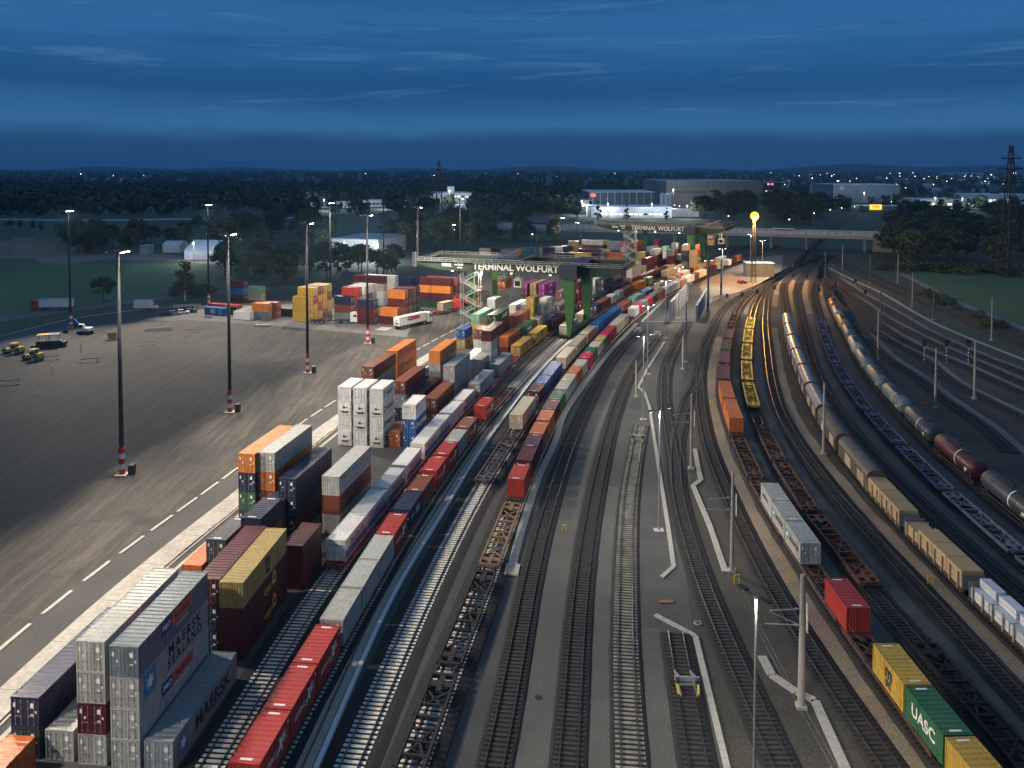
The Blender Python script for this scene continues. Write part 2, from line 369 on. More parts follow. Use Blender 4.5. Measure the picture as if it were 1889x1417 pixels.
# crane rails on concrete beams
CL,CR=-22.4,7.6
for off,w,mt,lb in ((CL,3.7,slabm,'wide pale concrete slab'),(CR,1.35,concl,'narrow concrete beam')):
    root=bpy.data.objects.new('crane_runway',None); COL.objects.link(root); struct(root)
    mb=MB(); sweep(mb,T1,off,w,0,.10,0,430,4); mb.build('beam',mt,root)
    if off<0:
        mb=MB(); d=0
        while d<300: p=T1.at(d,off); mb.box(p[0],p[1],.102,w,.06,.008,-p[2]); d+=7.5
        mb.build('joint',dsteel,root)
    mb=MB(); sweep(mb,T1,off+(1.45 if off<0 else -.1),.12,.1,.24,0,430,4); mb.build('rail',rail_m,root)
mb=MB(); sweep(mb,T1,CR+1.05,.42,.0,.32,0,300,4); struct(mb.build('cable_trough',wrapw))
mb=MB(); sweep(mb,T1,CL+2.95,.5,.0,.05,0,300,4); struct(mb.build('cable_trough',conc))

# ---------------------------------------------------------------- containers
CW=2.438; CH=2.591; L20,L40,L45,LS=6.058,12.192,13.716,7.82
def shell_mesh(L,front='blank',smooth=False,Hh=CH):
    mb=MB(); hw=CW/2; y0,y1=-L/2,L/2
    def corr(axis,pos,a,b,z0,z1,out,amp=.036,pitch=.278):
        n=max(3,round((b-a)/pitch)); p=(b-a)/n; pr=[]
        if smooth: pr=[(a,0),(b,0)]
        else:
            for i in range(n):
                s=a+i*p; pr+=[(s,0),(s+.3*p,0),(s+.5*p,-amp),(s+.8*p,-amp)]
            pr.append((b,0))
        vs=[]
        for t,d in pr:
            for z in (z0,z1): vs.append((pos+out*d,t,z) if axis=='x' else (t,pos+out*d,z))
        fs=[(2*i,2*i+2,2*i+3,2*i+1) for i in range(len(pr)-1)]
        mb.add(vs,fs)
    corr('x',hw-.012,y0+.1,y1-.1,.14,Hh-.09,1); corr('x',-hw+.012,y0+.1,y1-.1,.14,Hh-.09,-1)
    corr('y',y1-.02,-hw+.1,hw-.1,.14,Hh-.09,1)
    if front=='blank': corr('y',y0+.02,-hw+.1,hw-.1,.14,Hh-.09,-1)
    else: mb.add([(-hw+.08,y0+.09,.1),(hw-.08,y0+.09,.1),(hw-.08,y0+.09,Hh-.05),(-hw+.08,y0+.09,Hh-.05)],[(0,1,2,3)])
    n=max(2,round((L-.3)/.56)); p=(L-.3)/n; pr=[]      # roof ribs
    if smooth: pr=[(y0+.05,.0),(y1-.05,.0)]
    else:
        pr.append((y0+.05,0))
        for i in range(n):
            s=y0+.15+i*p; pr+=[(s+.05*p,-.02),(s+.2*p,.035),(s+.6*p,.035),(s+.78*p,-.02)]
        pr.append((y1-.05,0))
    vs=[]
    for t,d in pr: vs+=[(-hw+.06,t,Hh-.045+d),(hw-.06,t,Hh-.045+d)]
    mb.add(vs,[(2*i,2*i+1,2*i+3,2*i+2) for i in range(len(pr)-1)])
    mb.add([(-hw,y0,.03),(hw,y0,.03),(hw,y1,.03),(-hw,y1,.03)],[(3,2,1,0)])
    for sx in (-1,1):
        for yy in (y0,y1): mb.box(sx*(hw-.06),yy-.06*(1 if yy>0 else -1),Hh/2,.12,.12,Hh-.02)
        mb.box(sx*(hw-.035),0,.075,.07,L-.2,.15); mb.box(sx*(hw-.035),0,Hh-.055,.07,L-.2,.09)
        for yy in (y0,y1):
            for z in (.06,Hh-.06): mb.box(sx*(hw-.081),yy-.081*(1 if yy>0 else -1),z,.174,.174,.121)
    for yy in (y0,y1):
        s=1 if yy>0 else -1
        mb.box(0,yy-.05*s,.075,CW-.2,.1,.148); mb.box(0,yy-.05*s,Hh-.05,CW-.2,.1,.098)
    return mb.mesh('container_shell',[cm('g')])
def door_mesh():
    mb=MB(); w=1.10; h=2.28
    mb.box(0,0,h/2,w,.05,h)
    for z in (.08,h/3,2*h/3,h-.08): mb.box(0,-.03,z,w-.06,.014,.05)
    for x in (-w/2+.04,w/2-.04): mb.box(x,-.032,h/2,.06,.02,h-.04)
    for x in (-.27,.24):
        mb.tube((x,-.075,.02),(x,-.075,h-.02),.021,n=5,mi=1)
        mb.bar((x,-.085,.85),(x+.3*(1 if x<0 else -1),-.085,.85),.05,.03,1)
        for z in (.15,.75,1.5,2.1): mb.box(x,-.06,z,.1,.06,.06,mi=1)
    return mb
DM_L=door_mesh(); DM_L.box(-.38,-.031,1.75,.26,.012,.36,mi=2); DM_L.box(-.05,-.031,1.2,.16,.012,.2,mi=2); DM_L.box(.53,-.028,1.14,.035,.02,2.2,mi=3); DM_L=DM_L.mesh('door',[cm('g'),steel,wht_t,black])
DM_R=door_mesh(); DM_R.box(.05,-.031,1.72,.3,.012,.42,mi=2); DM_R.box(.38,-.031,1.2,.16,.012,.2,mi=2); DM_R.box(.05,-.031,.95,.3,.012,.1,mi=2); DM_R=DM_R.mesh('door',[cm('g'),steel,wht_t])
def reefer_mesh():
    mb=MB(); mb.box(0,0,1.2,2.1,.06,2.2,mi=0); mb.box(0,-.04,1.55,1.9,.03,.9,mi=0); mb.box(-.05,-.062,1.45,.46,.02,.4,mi=1); mb.box(.42,-.062,1.45,.22,.02,.24,mi=1)
    mb.tube((0,-.05,2.02),(0,-.09,2.02),.12,n=12,mi=2); mb.tube((0,-.088,2.02),(0,-.095,2.02),.085,n=12,mi=0)
    mb.box(0,-.045,.78,1.9,.03,.1,mi=1); mb.box(.1,-.06,.58,1.2,.05,.22,mi=1); mb.box(.95,-.05,.62,.16,.03,.12,mi=2)
    for x in (-.7,-.25,.25,.7): mb.box(x,-.045,.2,.3,.02,.16,mi=2)
    return mb.mesh('cooling_unit',[cm('w'),dsteel,steel])
REEF=reefer_mesh()
SH={}
def shell(L,fr,sm):
    k=(L,fr,sm)
    if k not in SH: SH[k]=shell_mesh(L,fr,sm)
    return SH[k]
def star(r=.72):
    mb=MB(); n=7; pts=[]
    for i in range(14):
        a=pi/2+pi*i/7; q=r if i%2==0 else r*.42; pts.append((0,q*cos(a),q*sin(a)))
    mb.add([(0,0,0)]+pts,[(0,1+i,1+(i+1)%14) for i in range(14)]); return mb
def emblem(o,kind,y,z,s=1.0,side=1):
    x=side*1.2215
    mb=MB()
    if kind=='star':
        mb.box(x,y,z,.008,1.9*s,2.0*s,mi=0)
        st=star(.75*s); mb.add([(x+side*.008,y+side*v[1],z+v[2]) for v in st.v],[f if side>0 else f[::-1] for f in st.f],1)
        mb.build('emblem',[blu_t,wht_t],o)
    elif kind=='leaf':
        mb.add([(x,y-.55*s,z-.5*s),(x,y+.3*s,z-.5*s),(x,y+.55*s,z+.5*s),(x,y-.2*s,z+.5*s)],[(0,1,2,3)]); mb.build('emblem',nav_t,o)
    elif kind=='red':
        mb.box(x,y,z,.008,4.3*s,1.25*s); mb.build('emblem',M('salmon_decal',(.55,.10,.06),.6,0,amt=.1,rand=0),o)
    elif kind=='blue':
        mb.box(x,y,z,.008,2.0*s,1.25*s); mb.build('emblem',nav_t,o)
    elif kind=='tower':
        mb.box(x,y,z,.008,.9,1.2); mb.box(x+side*.006,y,z+.1,.008,.5,.7,mi=1); mb.box(x,y,z+.75,.008,.3,.3); mb.build('emblem',[yel_t,cm('m')],o)
    elif kind=='band':
        mb.box(x,0,z,.008,LS-.3,.95); mb.build('stripe',M('blue_shade_band',(.10,.16,.34),.5,0,amt=.2,rand=0),o)  # bluish shade on the lower side, painted on as a band
    elif kind=='door':
        mb.box(0,0,0,.1,.1,.1)
def decorate(o,code,L,side=1,far=False):
    S='R' if side>0 else 'L'; X=side*1.2225; big=L>8
    T=lambda s,sz,m,y,z,**k: lettering(o,s,sz,m,(X+.004*side,side*y,z),S,**k)
    if code=='MK':
        emblem(o,'star',side*(-L*.36),1.35,.85 if big else .5,side); T('MAERSK',1.75 if big else .95,blk_t,L*.09,1.3,bold=.02,spacing=1.08 if big else 1)
    elif code=='ML':
        emblem(o,'star',side*(-L*.36),1.3,1.0,side); T('MAERSK',1.3,blk_t,L*.13,1.86,bold=.03,spacing=1.35); T('SEALAND',1.15,blk_t,L*.13,.78,bold=.03,spacing=1.35)
    elif code=='PN':
        emblem(o,'red',side*(1.15),1.75,.86,side); emblem(o,'blue',side*(-1.6),1.75,.86,side); T('P&O',.7,wht_t,-1.6,1.75,bold=.03); T('Nedlloyd',.72,blk_t,1.15,1.75,bold=.02); T('CONTAINERS',.34,wht_t,1.1,.85,bold=.02)
    elif code=='MS':
        T('m',1.75,blk_t,L*.03,1.72,bold=.04); T('sc',1.25,blk_t,L*.03,.78,bold=.04)
    elif code=='CR':
        T('CARU',.75,yel_t,.3,1.15,bold=.02); emblem(o,'tower',side*2.1,1.5,1,side); T('CONTAINERS',.22,yel_t,.4,.7)
    elif code=='UA': T('U A S C' if big else 'UASC',1.45 if big else 1.5,wht_t,L*.14 if big else 0,1.35,bold=.025)
    elif code=='HL':
        emblem(o,'leaf',side*(-L*.25),1.4,1,side); T('Hapag-Lloyd',1.05 if big else .72,nav_t,L*.10,1.35,bold=.02)
    elif code=='OC': T('OOCL',.62,red_t,-L*.38,2.0,bold=.02)
    elif code=='OG': T('OOCL',.62,blk_t,-L*.30,2.0,bold=.02)
    elif code=='EV': T('Evergreen',1.45,wht_t,0.3,1.35,bold=.03)
    elif code=='CM': T('CMA CGM',1.05,wht_t,.1,1.4,bold=.03)
    elif code=='SU': T('Süd',1.25,wht_t,.7,1.3,bold=.02,shear=.3); T('HAMBURG',.36,wht_t,-1.75,1.35,bold=.02)
    elif code=='ON': T('ONE',1.5,wht_t,.4,1.5,bold=.03)
    elif code=='CA': T('CAI',1.2,wht_t,.9,1.5,bold=.03)
    elif code=='RX': T('REGENT',.62,wht_t,-1.2,1.15,bold=.02,shear=.25); T('X',1.5,wht_t,.75,1.25,bold=.06,shear=.5); T('EX',.62,wht_t,1.75,1.3,bold=.02,shear=.25); T('x',.5,wht_t,2.5,2.15,bold=.06)
    elif code=='IN':
        emblem(o,'band',0,.68,1,side); T('Internorm',1.15,M('dark_red_lettering',(.28,.06,.07),.6,0,amt=.1,rand=0),.2,1.7,bold=.015)
        if side>0:
            lettering(o,'Internorm',.42,M('grey_lettering',(.25,.20,.18),.6,0,amt=.1,rand=0),(0,-L/2-.03,1.95),'F',bold=.01)
            lettering(o,'Loreto-Bahn',.26,red_t,(0,-L/2-.03,1.0),'F',bold=.01)
    elif code=='NO': T('NORDIC',.8,blk_t,-.3,1.4,bold=.03)
    elif code=='WH': T('TRITON',.45,blk_t,L*.28,2.05,bold=.02)
def mark_words(c): return {'MK':' with black lettering','ML':' with big two-line lettering','PN':' with red and blue panel','MS':' with black monogram','CR':' with gold emblem','UA':' with white capitals','HL':' with navy lettering','IN':' with red lettering','RX':' with white X lettering','CM':' with white lettering','SU':' with white script','EV':' with white lettering','ON':' with white lettering','CA':' with white lettering','OC':' with small red mark'}.get(c,'')
NC=[0]
FARY=345
SHORT={'HL':' with navy lettering'}
FAR={}
def container(x,y,z,h,L,k,place,group,code=None,door=None,reefer=False,smooth=False,far=False):
    if y>FARY and group not in('lifted containers','containers on lorries'):
        mb=FAR.setdefault(k,MB()); s_=shell(L,'blank',smooth); c_,n_=cos(-h),sin(-h)
        mb.add([(x+v.co.x*c_-v.co.y*n_,y+v.co.x*n_+v.co.y*c_,z+v.co.z) for v in s_.vertices],[tuple(p.vertices) for p in s_.polygons]); return None
    NC[0]+=1; hw=R.random()
    if door is None: door=hw<.6
    if y>330: door=False
    fr='door' if door else 'blank'
    size={L20:'short',L40:'long',L45:'long',LS:'mid-length'}[L]
    lab=f"{size} {PAL[k][1]} container{mark_words(code) if code else ''}, {place}"
    w=lab.split()
    if len(w)>16: lab=f"{size} {PAL[k][1]} container, {place}"
    if len(lab.replace('-',' ').split())>16: lab=f"{PAL[k][1]} container, {place}"
    if len(lab.replace('-',' ').split())>16: lab=f"{PAL[k][1].split()[-1]} container, {place}"
    if len(lab.replace('-',' ').split())>16: lab=f"{PAL[k][1]} container, {place}"
    if len(lab.replace('-',' ').split())>16: lab=f"{PAL[k][1].split()[-1]} container, {place}"
    o=obj('shipping_container' if not smooth else 'swap_body',shell(L,fr,smooth),None,(x,y,z),-h,cm(k))
    tag(o,lab,'container',group)
    if door:
        for me,sx in ((DM_L,-.555),(DM_R,.555)):
            d=obj('door',me,o,(sx,-L/2+.07,.14),0,cm(k))
    if reefer: obj('cooling_unit',REEF,o,(0,-L/2-.012,.1),0,cm(k))
    if L==L20 and y<230 and not smooth and (code=='RX' or hw>.35):
        for sy in (-1,1):
            mk=MB(); mk.box(0,sy*(L/2-.42),CH+.012,1.0,.22,.012); mk.build('roof_code',wht_t,o)
    if code and y<430:
        decorate(o,code,L,1)
        if y<150: decorate(o,code,L,-1)
        if code in('OC','OG') and y<220: lettering(o,'OOCL',.34,red_t if code=='OC' else blk_t,(-.5,-L/2-.062 if door else -L/2-.0,2.05),'F',bold=.02)
    return o
ORD='first second third fourth fifth sixth seventh eighth ninth tenth eleventh twelfth thirteenth fourteenth fifteenth sixteenth seventeenth eighteenth nineteenth'.split()
def ordw(i):
    if i<19: return ORD[i]
    t=['twentieth','thirtieth','fortieth','fiftieth'];u=['twenty','thirty','forty','fifty']; a,b=divmod(i+1,10)
    return t[a-2] if b==0 else u[a-2]+'-'+ORD[b-1]
DECK=1.2
def train(cv,items,phrase,group,zt=DECK+CH,smooth_first=0):
    out=[];last=-1e9
    for i,it in enumerate(items):
        ypx,L,k=it[0],it[1],it[2]; code=it[3] if len(it)>3 else None
        s=last+.32 if ypx is None else cv.station_y(ypx,zt)
        s=max(s,last+.25); x,y,h=cv.at(s+L/2); a=cv.at(s+.3); b=cv.at(s+L-.3); h=atan2(b[0]-a[0],b[1]-a[1]); x=(a[0]+b[0])/2;y=(a[1]+b[1])/2
        container(x,y,DECK,h,L,k,f"{ordw(i)} from the near end of {phrase}",group,code,smooth=(L==LS),door=(False if (L==LS or code=='RX') else None))
        last=s+L; out.append((s,last))
    return out
g1='containers on the train beside the stacks'
s1=train(T1,[(996,LS,'w','IN'),(948,LS,'w','IN'),(899.5,LS,'w','IN'),(858,LS,'w','IN'),(818,LS,'w','IN'),(790,LS,'w','IN'),(761.5,LS,'w'),(737.5,LS,'w','IN'),(708,L40,'g','OC'),(672,L40,'g','OC'),(638,L40,'y','MS'),(615,L40,'y','MS'),(591,L40,'m'),(None,L40,'m'),(560,L40,'m'),(548,L20,'d'),(539,L20,'n'),(533,L40,'n'),(None,L40,'m'),(512,L40,'m'),(None,L20,'b'),(None,L40,'m'),(None,L40,'m'),(None,L40,'c'),(None,L40,'m')],'the train beside the stacks',g1)
s2=train(T2,[(1408,L20,'r','RX'),(1312,L20,'r','RX'),(1226,L20,'r','RX'),(1143,L20,'g','OC'),(1082,L20,'g','OC'),(1033,L20,'g','OC'),(985,L20,'r','RX'),(940,L20,'n','SU'),(905,L20,'b'),(868,L20,'r','RX'),(838,L20,'r','RX'),(814,L20,'g'),(788,L20,'b','RX'),(749,L20,'r','RX'),(601,L40,'c'),(580,L40,'c'),(563,L20,'n'),(560,L40,'b'),(546,L20,'w'),(539,L20,'g'),(533.5,L40,'b'),(522,L40,'o','HL'),(513,L20,'l'),(500,L40,'c'),(None,L40,'c'),(None,L40,'c'),(None,L20,'y'),(None,L40,'c')],'the red led train','containers on the second train')
s3=train(T3,[(765,L40,'c'),(722,L20,'m'),(706,L20,'B'),(691,L40,'B'),(659.5,L40,'c'),(636,L40,'c'),(616,L40,'c'),(597,L20,'B'),(590,L40,'B'),(579,L40,'B'),(563,L40,'b'),(549.5,L40,'l'),(538,L40,'B'),(524,L40,'c'),(512,L20,'c'),(507.5,L20,'o'),(503,L40,'w'),(498,L20,'n'),(493.5,L20,'o'),(490,L40,'c'),(483,L40,'o'),(476,L40,'w')],'the train with blue containers','containers on the third train')
s4=train(T4,[(884,L20,'r'),(849,L20,'m'),(823.7,L20,'P'),(799.5,L20,'O'),(774.5,L20,'O'),(754.5,L20,'m'),(736.5,L20,'G'),(717,L20,'g'),(702,L20,'c'),(687,L20,'O'),(674,L20,'g'),(660,L20,'C'),(649.5,L20,'G'),(638.5,L20,'c'),(627,L20,'t','MS'),(618,L20,'C'),(608,L20,'r'),(599.5,L20,'c'),(592.5,L20,'c'),(586,L20,'c'),(569,L20,'w'),(563,L20,'C'),(557,L20,'s'),(551,L20,'C'),(546,L20,'n'),(540.5,L40,'b'),(530,L40,'w'),(521.5,L20,'w'),(517,L20,'o'),(512,L40,'w'),(505,L20,'b'),(502,L40,'w'),(495,L20,'n'),(491,L20,'m'),(486,L20,'w'),(480,L20,'w'),(476,L20,'m'),(472,L20,'O')],'the train beside the pale walkway','containers on the fourth train')
s11=train(t11,[(1478,L20,'y'),(1386,L20,'y'),(1284.5,L20,'G','UA'),(1203.5+80,L20,'y','MS')][:0]+[(1386+82,L20,'y')]+[(1386,L20,'G','UA'),(1284,L20,'y','MS'),(1121,L20,'r'),(1002,L20,'g','MK'),(961,L20,'g','MK'),(923,L20,'g','NO'),(771,L40,'O'),(732,L40,'O'),(698,L40,'P'),(668,L40,'P'),(644.5,L40,'d'),(623,L40,'P')],'the train by the sandy path','containers on the train by the sandy path')
# ---------------------------------------------------------------- yard stacks (front-top px, level)
LEV=['lowest in','second up in','third up in','fourth up in','fifth up in']
HC=2.66
def stack(px,py,L,colors,place,group,codes=None,h=None,L2=None,reef=None,door=None,zoff=0,loc=None):
    n=len(colors)
    if loc: x,y=loc
    else: x,y=U(px,py,n*CH)
    if h is None: s,o=T1.near(x,y); h=T1.at(s)[2]
    for i,k in enumerate(colors):
        if k=='.': continue
        l=(L2[i] if L2 else L)
        cx,cy=x+sin(h)*l/2,y+cos(h)*l/2
        lv='alone as' if n==1 else ('topmost in' if i==n-1 else LEV[i])
        container(cx,cy,.02+i*(CH+.004),h,l,k,f"{lv} {place}",group,codes[i] if codes else None,reefer=bool(reef and reef[i]),door=(False if reef and reef[i] else door))
g='containers stacked in the yard rows'
rows=['the row beside the pale slab','the second row from the slab','the middle yard row','the fourth row from the slab','the row next to the track']
cnt=[0]*5
def ys(c,px,py,L,colors,codes=None,**k):
    cnt[c]+=1; stack(px,py,L,colors,f"{ordw(cnt[c]-1)} stack of {rows[c]}",g,codes,**k)
ys(0,23,1357+119,L40,'O',h=.09,loc=(-41.2,52.3))
ys(0,45,1287,L45,'kn',door=True)
ys(1,109,1348,L40,'g',door=True)
ys(2,166,1184,L40,'gmgg',door=True)
ys(3,228,1193.5,L40,'gggs',['PN','PN','ML','PN'],door=True)
ys(4,292,1368,L40,'M',['MK'],door=True)
ys(0,356,1043,L40,'O',door=False,loc=(-37.4,92.8))
ys(1,398,996,L20,'kk',door=True)
ys(1,0,0,L20,'bk',loc=(-31.9,102))
ys(2,0,0,L20,'mrn',loc=(-30.7,93.6),door=False)
ys(3,383,1069,L40,'nnm',door=True)
ys(4,426,1075,L40,'mmt',['CR','CR','MS'],door=False)
ys(4,0,0,L20,'mm',loc=(-25.5,92.2),door=False)
ys(0,454.5,837.5,L40,'kGno',[None,None,None,'HL'],door=True)
ys(1,490.6,835.5,L40,'gbog',[None,None,'HL','OC'],door=True)
ys(2,529.3,883.5,L40,'mnn',door=True)
ys(4,609.7,879.3,L40,'gbg',['OC',None,'OC'],door=False)
for c,px,py in ((0,635,714),(1,663.5,716),(2,694,717.5)):
    cnt[c]+=1; pat={0:(1,0,1,0),1:(0,1,1,0),2:(1,0,1,0)}[c]
    stack(px,py,L20,'wwww',f"the white block of {rows[c]}",g,['MK']*4,reef=pat,door=True)
ys(3,725,798,L20,'O',loc=(-20.8,140.5),door=True)
ys(4,754.5,746.5,L20,'BBw',['EV','EV','OC'],door=True)
ys(0,678,676.7,L40,'mnMb',door=True)
ys(0,722.5,647.5,L40,'booo',[None,None,'HL','HL'],door=False)
ys(2,736.5,703.7,L40,'nMb',door=True)
ys(3,0,0,L40,'Pm',loc=(-18.6,155.6),door=True)
ys(4,793.7,735.4,L40,'bb',door=True)
ys(2,801.3,648,L40,'mggo',[None,None,'OC','HL'],door=False)
ys(4,827.7,675,L40,'ggg',['OC','OC','OC'],door=True)
ys(4,879.6,663.4,L20,'gg',['OC','OC'],door=True)
ys(4,896.7,610.5,L20,'gwgm',['OC','OC','OC',None],L2=[L20,L20,L20,L40],door=False)
ys(0,850,608.3,L20,'tB',['MS',None],door=True)
ys(1,0,0,L40,'ww',loc=(-10.6,183),door=True); ys(1,0,0,L40,'kn',loc=(-20.5,163),door=True)
ys(2,882,608,L20,'nwb',door=True)
ys(4,928.5,622,L40,'bO',[None,'HL'],door=False)
ys(0,876.6,580.3,L40,'yyl',door=True)
ys(3,907.3,581.5,L40,'mmmd',[None,None,None,'UA'],door=True)
ys(4,947.5,583,L40,'bbb',door=False)
ys(4,955,605.7,L40,'GG',['UA','UA'],door=True)
ys(0,906,551.7,L20,'wwww',door=True)
ys(3,977,549.6,L20,'yyyy',['MS']*4,door=True)
ys(4,995,562.8,L20,'www',['MK']*3,door=True)
ys(4,984.6,589.3,L20,'gc',door=False)
ys(0,945,563,L40,'cw',door=False); ys(1,966,562.5,L40,'kM',door=False); ys(2,1002,551,L20,'gg'); ys(1,884,568,L40,'bm',door=False)
# far yard beyond the first crane
gf='stacks beyond the first crane'; K=[0]
def fs(px,py,L,colors,codes=None,**k):
    K[0]+=1; stack(px,py,L,colors,f"the {ordw(K[0]-1)} stack beyond the first crane",gf,codes,**k)
fs(967,523,L40,'mp',door=True); fs(983,523,L40,'tt',door=True); fs(984,534,L20,'b',door=True); fs(999,525,L40,'pp',['ON','ON'],door=True)
fs(1031,540,L40,'mb'); fs(1040,552,L40,'nn'); fs(1026,563,L40,'nk',door=True); fs(1062,520,L40,'rrm',['CA',None,'CA']); fs(1092,516,L20,'gww',[None,'MK','MK']); fs(1108,516,L40,'gkn'); fs(1126,519,L40,'nn')
fs(1178,466,L20,'tttt',[None,None,'MS','MS']); fs(1189,477,L40,'mmm',[None,None,'CA']); fs(1203,461.5,L40,'wmmM',[None,None,'CA','MK']); fs(1234,462,L20,'wmms',[None,None,'CA','MK']); fs(1243,449,L20,'wbbbM',[None,None,None,None,'MK']); fs(1262,452,L20,'ssnkc'); fs(1287,452,L20,'cOrO'); fs(1168,446,L40,'mrO'); fs(1196,456,L40,'nns'); fs(1210,442,L20,'brr'); fs(1149,447,L20,'gcO'); fs(1161,489,L40,'mbww',[None]*4); fs(1180,492,L20,'MM'); fs(1225,455,L20,'ggl'); fs(1276,462,L20,'cccc'); fs(1252,470,L40,'mmg'); fs(1218,481,L40,'mm'); fs(1150,500,L40,'bm')
def side(xl,yb,L,colors,label,group,codes=None,a=-19.7,back=0.0,door=False,right=0.0):
    """stack whose long side faces the camera; px of its near left base corner"""
    x,y=U(xl,yb); A=radians(a); x+=-sin(A)*back+cos(A)*right; y+=cos(A)*back+sin(A)*right
    n=len(colors)
    for i,k in enumerate(colors):
        if k=='.': continue
        cx=x+cos(A)*L/2-sin(A)*CW/2; cy=y+sin(A)*L/2+cos(A)*CW/2
        # local +y runs towards the left so that doors face right
        hd=pi/2-A+pi
        lv='alone as' if n==1 else ('topmost in' if i==n-1 else LEV[i])
        container(cx,cy,.02+i*(CH+.004),hd-pi if False else hd,L,k,f"{lv} {label}",group,codes[i] if codes else None,door=door if door is not None else True)
gl='containers stacked beside the apron'
for j,c in enumerate(['yyy','yyry','yryb','byyy','yyby']): side(540,591.5,L20,c,f"the {ordw(j)} row of the yellow block",gl,['MS']*len(c),back=j*2.75,right=j*.0,door=True)
side(617,591,L20,'sbn','the pile with white script',gl,['PN',None,'SU'],door=True); side(617,591,L20,'mbrr','the pile behind the white script',gl,[None,None,None,'RX'],back=2.8,right=1.0,door=True)
for j,c in enumerate(['wwgw','gwmw','wggw']): side(617,591,L20,c,f"the {ordw(j)} pile of the white roofed block",gl,back=6+j*2.75,right=1.5,door=True)
side(659,597.5,L20,'mmn','the pile beside the white lorry',gl,[None,None,'CM'],door=True)
side(652,561,L40,'wwcm','the tall pile under the dark red top',gl,[None,None,'OC',None]); side(652,561,L40,'wcww','the tall cream pile behind it',gl,back=2.8,right=3,door=True)
side(701,598,L20,'mo','the pile with the orange front',gl,[None,'HL'],door=True)
for j,c in enumerate(['bbmo','bobm','GTbO','TGmn']): side(701,598,L20,c,f"the {ordw(j)} row behind the orange front",gl,[None,None,None,'HL' if j==0 else None],back=2.8+j*2.75,right=1.2,door=True)
side(772,566,L40,'dmom','the pile below the crane tip',gl,['UA',None,'HL',None],door=True); side(772,566,L40,'mbmb','the pile hidden behind the crane tip',gl,back=2.8,right=1.5,door=True)
side(731,549,L20,'nnn','the navy pile',gl,door=True); side(748,549,L20,'knn','the dark pile behind the navy one',gl)
side(424,557,L20,'mBm','the low pile by the trees',gl,door=True); side(457,554,L20,'cl','the pale pile by the trees',gl,door=True)
side(384,574,L40,'r','the long pile behind the blue unit',gl,door=True); side(409,579,L20,'m','the small pile behind the blue unit',gl,door=True)
side(464.5,588.5,L20,'so','the orange topped pile on the apron edge',gl,[None,'HL'],door=True); side(464.5,588.5,L20,'bb','the brown pile behind the orange topped one',gl,back=2.8,right=1.4,door=True); side(512,583,L20,'n','the small unit beside the brown pile',gl,door=True)
# far rows with their long side to the camera
gr='rows of containers at the far end of the yard'
for xl,yb,L,c,cd,lb in ((1013,484,L40,'rn',[None,'SU'],'white script row'),(1048,484,L40,'ry',[None,'MS'],'monogram row'),(1083,484,L20,'nm',None,'dark red row'),(1095,484,L20,'rT',None,'teal row'),(1108,483,L40,'OO',None,'orange row'),(1001,473,L20,'mn',[None,'OC'],'first back row'),(1017,472,L20,'ww',None,'pale back row'),(1034,471,L20,'nn',None,'blue back row'),(1048,470,L20,'ttt',['MS']*3,'mustard back row'),(1073,468,L40,'kbw',None,'pale topped back row'),(1104,468,L20,'kny',None,'yellow topped back row'),(1066,477,L40,'mn',None,'navy roofed row'),(1104,477,L20,'mc',None,'cream row'),(1120,470,L40,'kMM',None,'blue grey row'),(958,474,L20,'TT',None,'teal pair'),(972,474,L20,'TT',None,'second teal pair'),(884,476,L20,'wc',None,'cream roofed pair'),(905,475,L20,'bm',None,'brown pair')):
    side(xl,yb,L,c,f"the {lb} beyond the crane",gr,cd,a=-24)

# ---------------------------------------------------------------- container wagons
def wagon_proto(paint,L=18.6,xb=True):
    root=thing('container_wagon','wagon','wagon'); mb=MB(); hw=1.32; zt=1.15
    for s in (-1,1): mb.bar((s*1.15,-L/2+.3,zt-.2),(s*1.15,L/2-.3,zt-.2),.24,.40)
    for y in (-L/2+.3,L/2-.3): mb.box(0,y,zt-.22,2.5,.28,.44)
    for y in (-L/2+1.7,L/2-1.7): mb.box(0,y,zt-.12,2.2,.7,.14); mb.box(0,y*1.02,zt-.05,.5,2.4,.1)
    n=8
    for i in range(1,n):
        y=-L/2+3+(L-6)*i/n; mb.box(0,y,zt-.16,2.2,.26 if i%3==0 else .14,.22)
    for s in (-1,1):
        for a,b in ((-L/2+2.6,-L/2+5),(L/2-2.6,L/2-5),(-2.2,2.2)): mb.bar((s*-1.05,a,zt-.15),(s*1.05,b,zt-.15),.18,.12)
        for y in (-L/2+3.05,-L/2+6.1,-3.05,0,3.05,L/2-6.1,L/2-3.05): mb.box(s*1.3,y,zt-.06,.16,.3,.14)
    mb.tube((.35,-2,.62),(.35,2,.62),.2,n=6); mb.box(-.4,0,.6,.5,1.6,.3)
    mb.build('frame',paint,root)
    for sy in (-1,1):
        bg=MB(); y=sy*(L/2-2.3)
        for s in (-1,1): bg.box(s*1.0,0,.5,.14,2.5,.22); bg.box(s*1.0,0,.62,.2,.7,.3)
        bg.box(0,0,.62,2.0,.4,.2)
        b=bg.build('bogie',dsteel,root,(0,y,0))
        for wy in (-.9,.9):
            w=MB(); w.tube((-1.0,0,.46),(1.0,0,.46),.08,n=6)
            for s in (-1,1): w.tube((s*.68,0,.46),(s*.82,0,.46),.45,n=14)
            w.build('wheelset',dsteel,b,(0,wy,0))
        for s in (-1,1):
            bf=MB(); bf.tube((s*.875,0,1.03),(s*.875,sy*.5,1.03),.09,n=8); bf.tube((s*.875,sy*.5,1.03),(s*.875,sy*.6,1.03),.21,n=10); bf.build('buffer',dsteel,root,(0,sy*(L/2-.02),0))
    return root
WP=wagon_proto(rust); WP.location=(0,-900,0); WUSED=[False]
WCNT={}
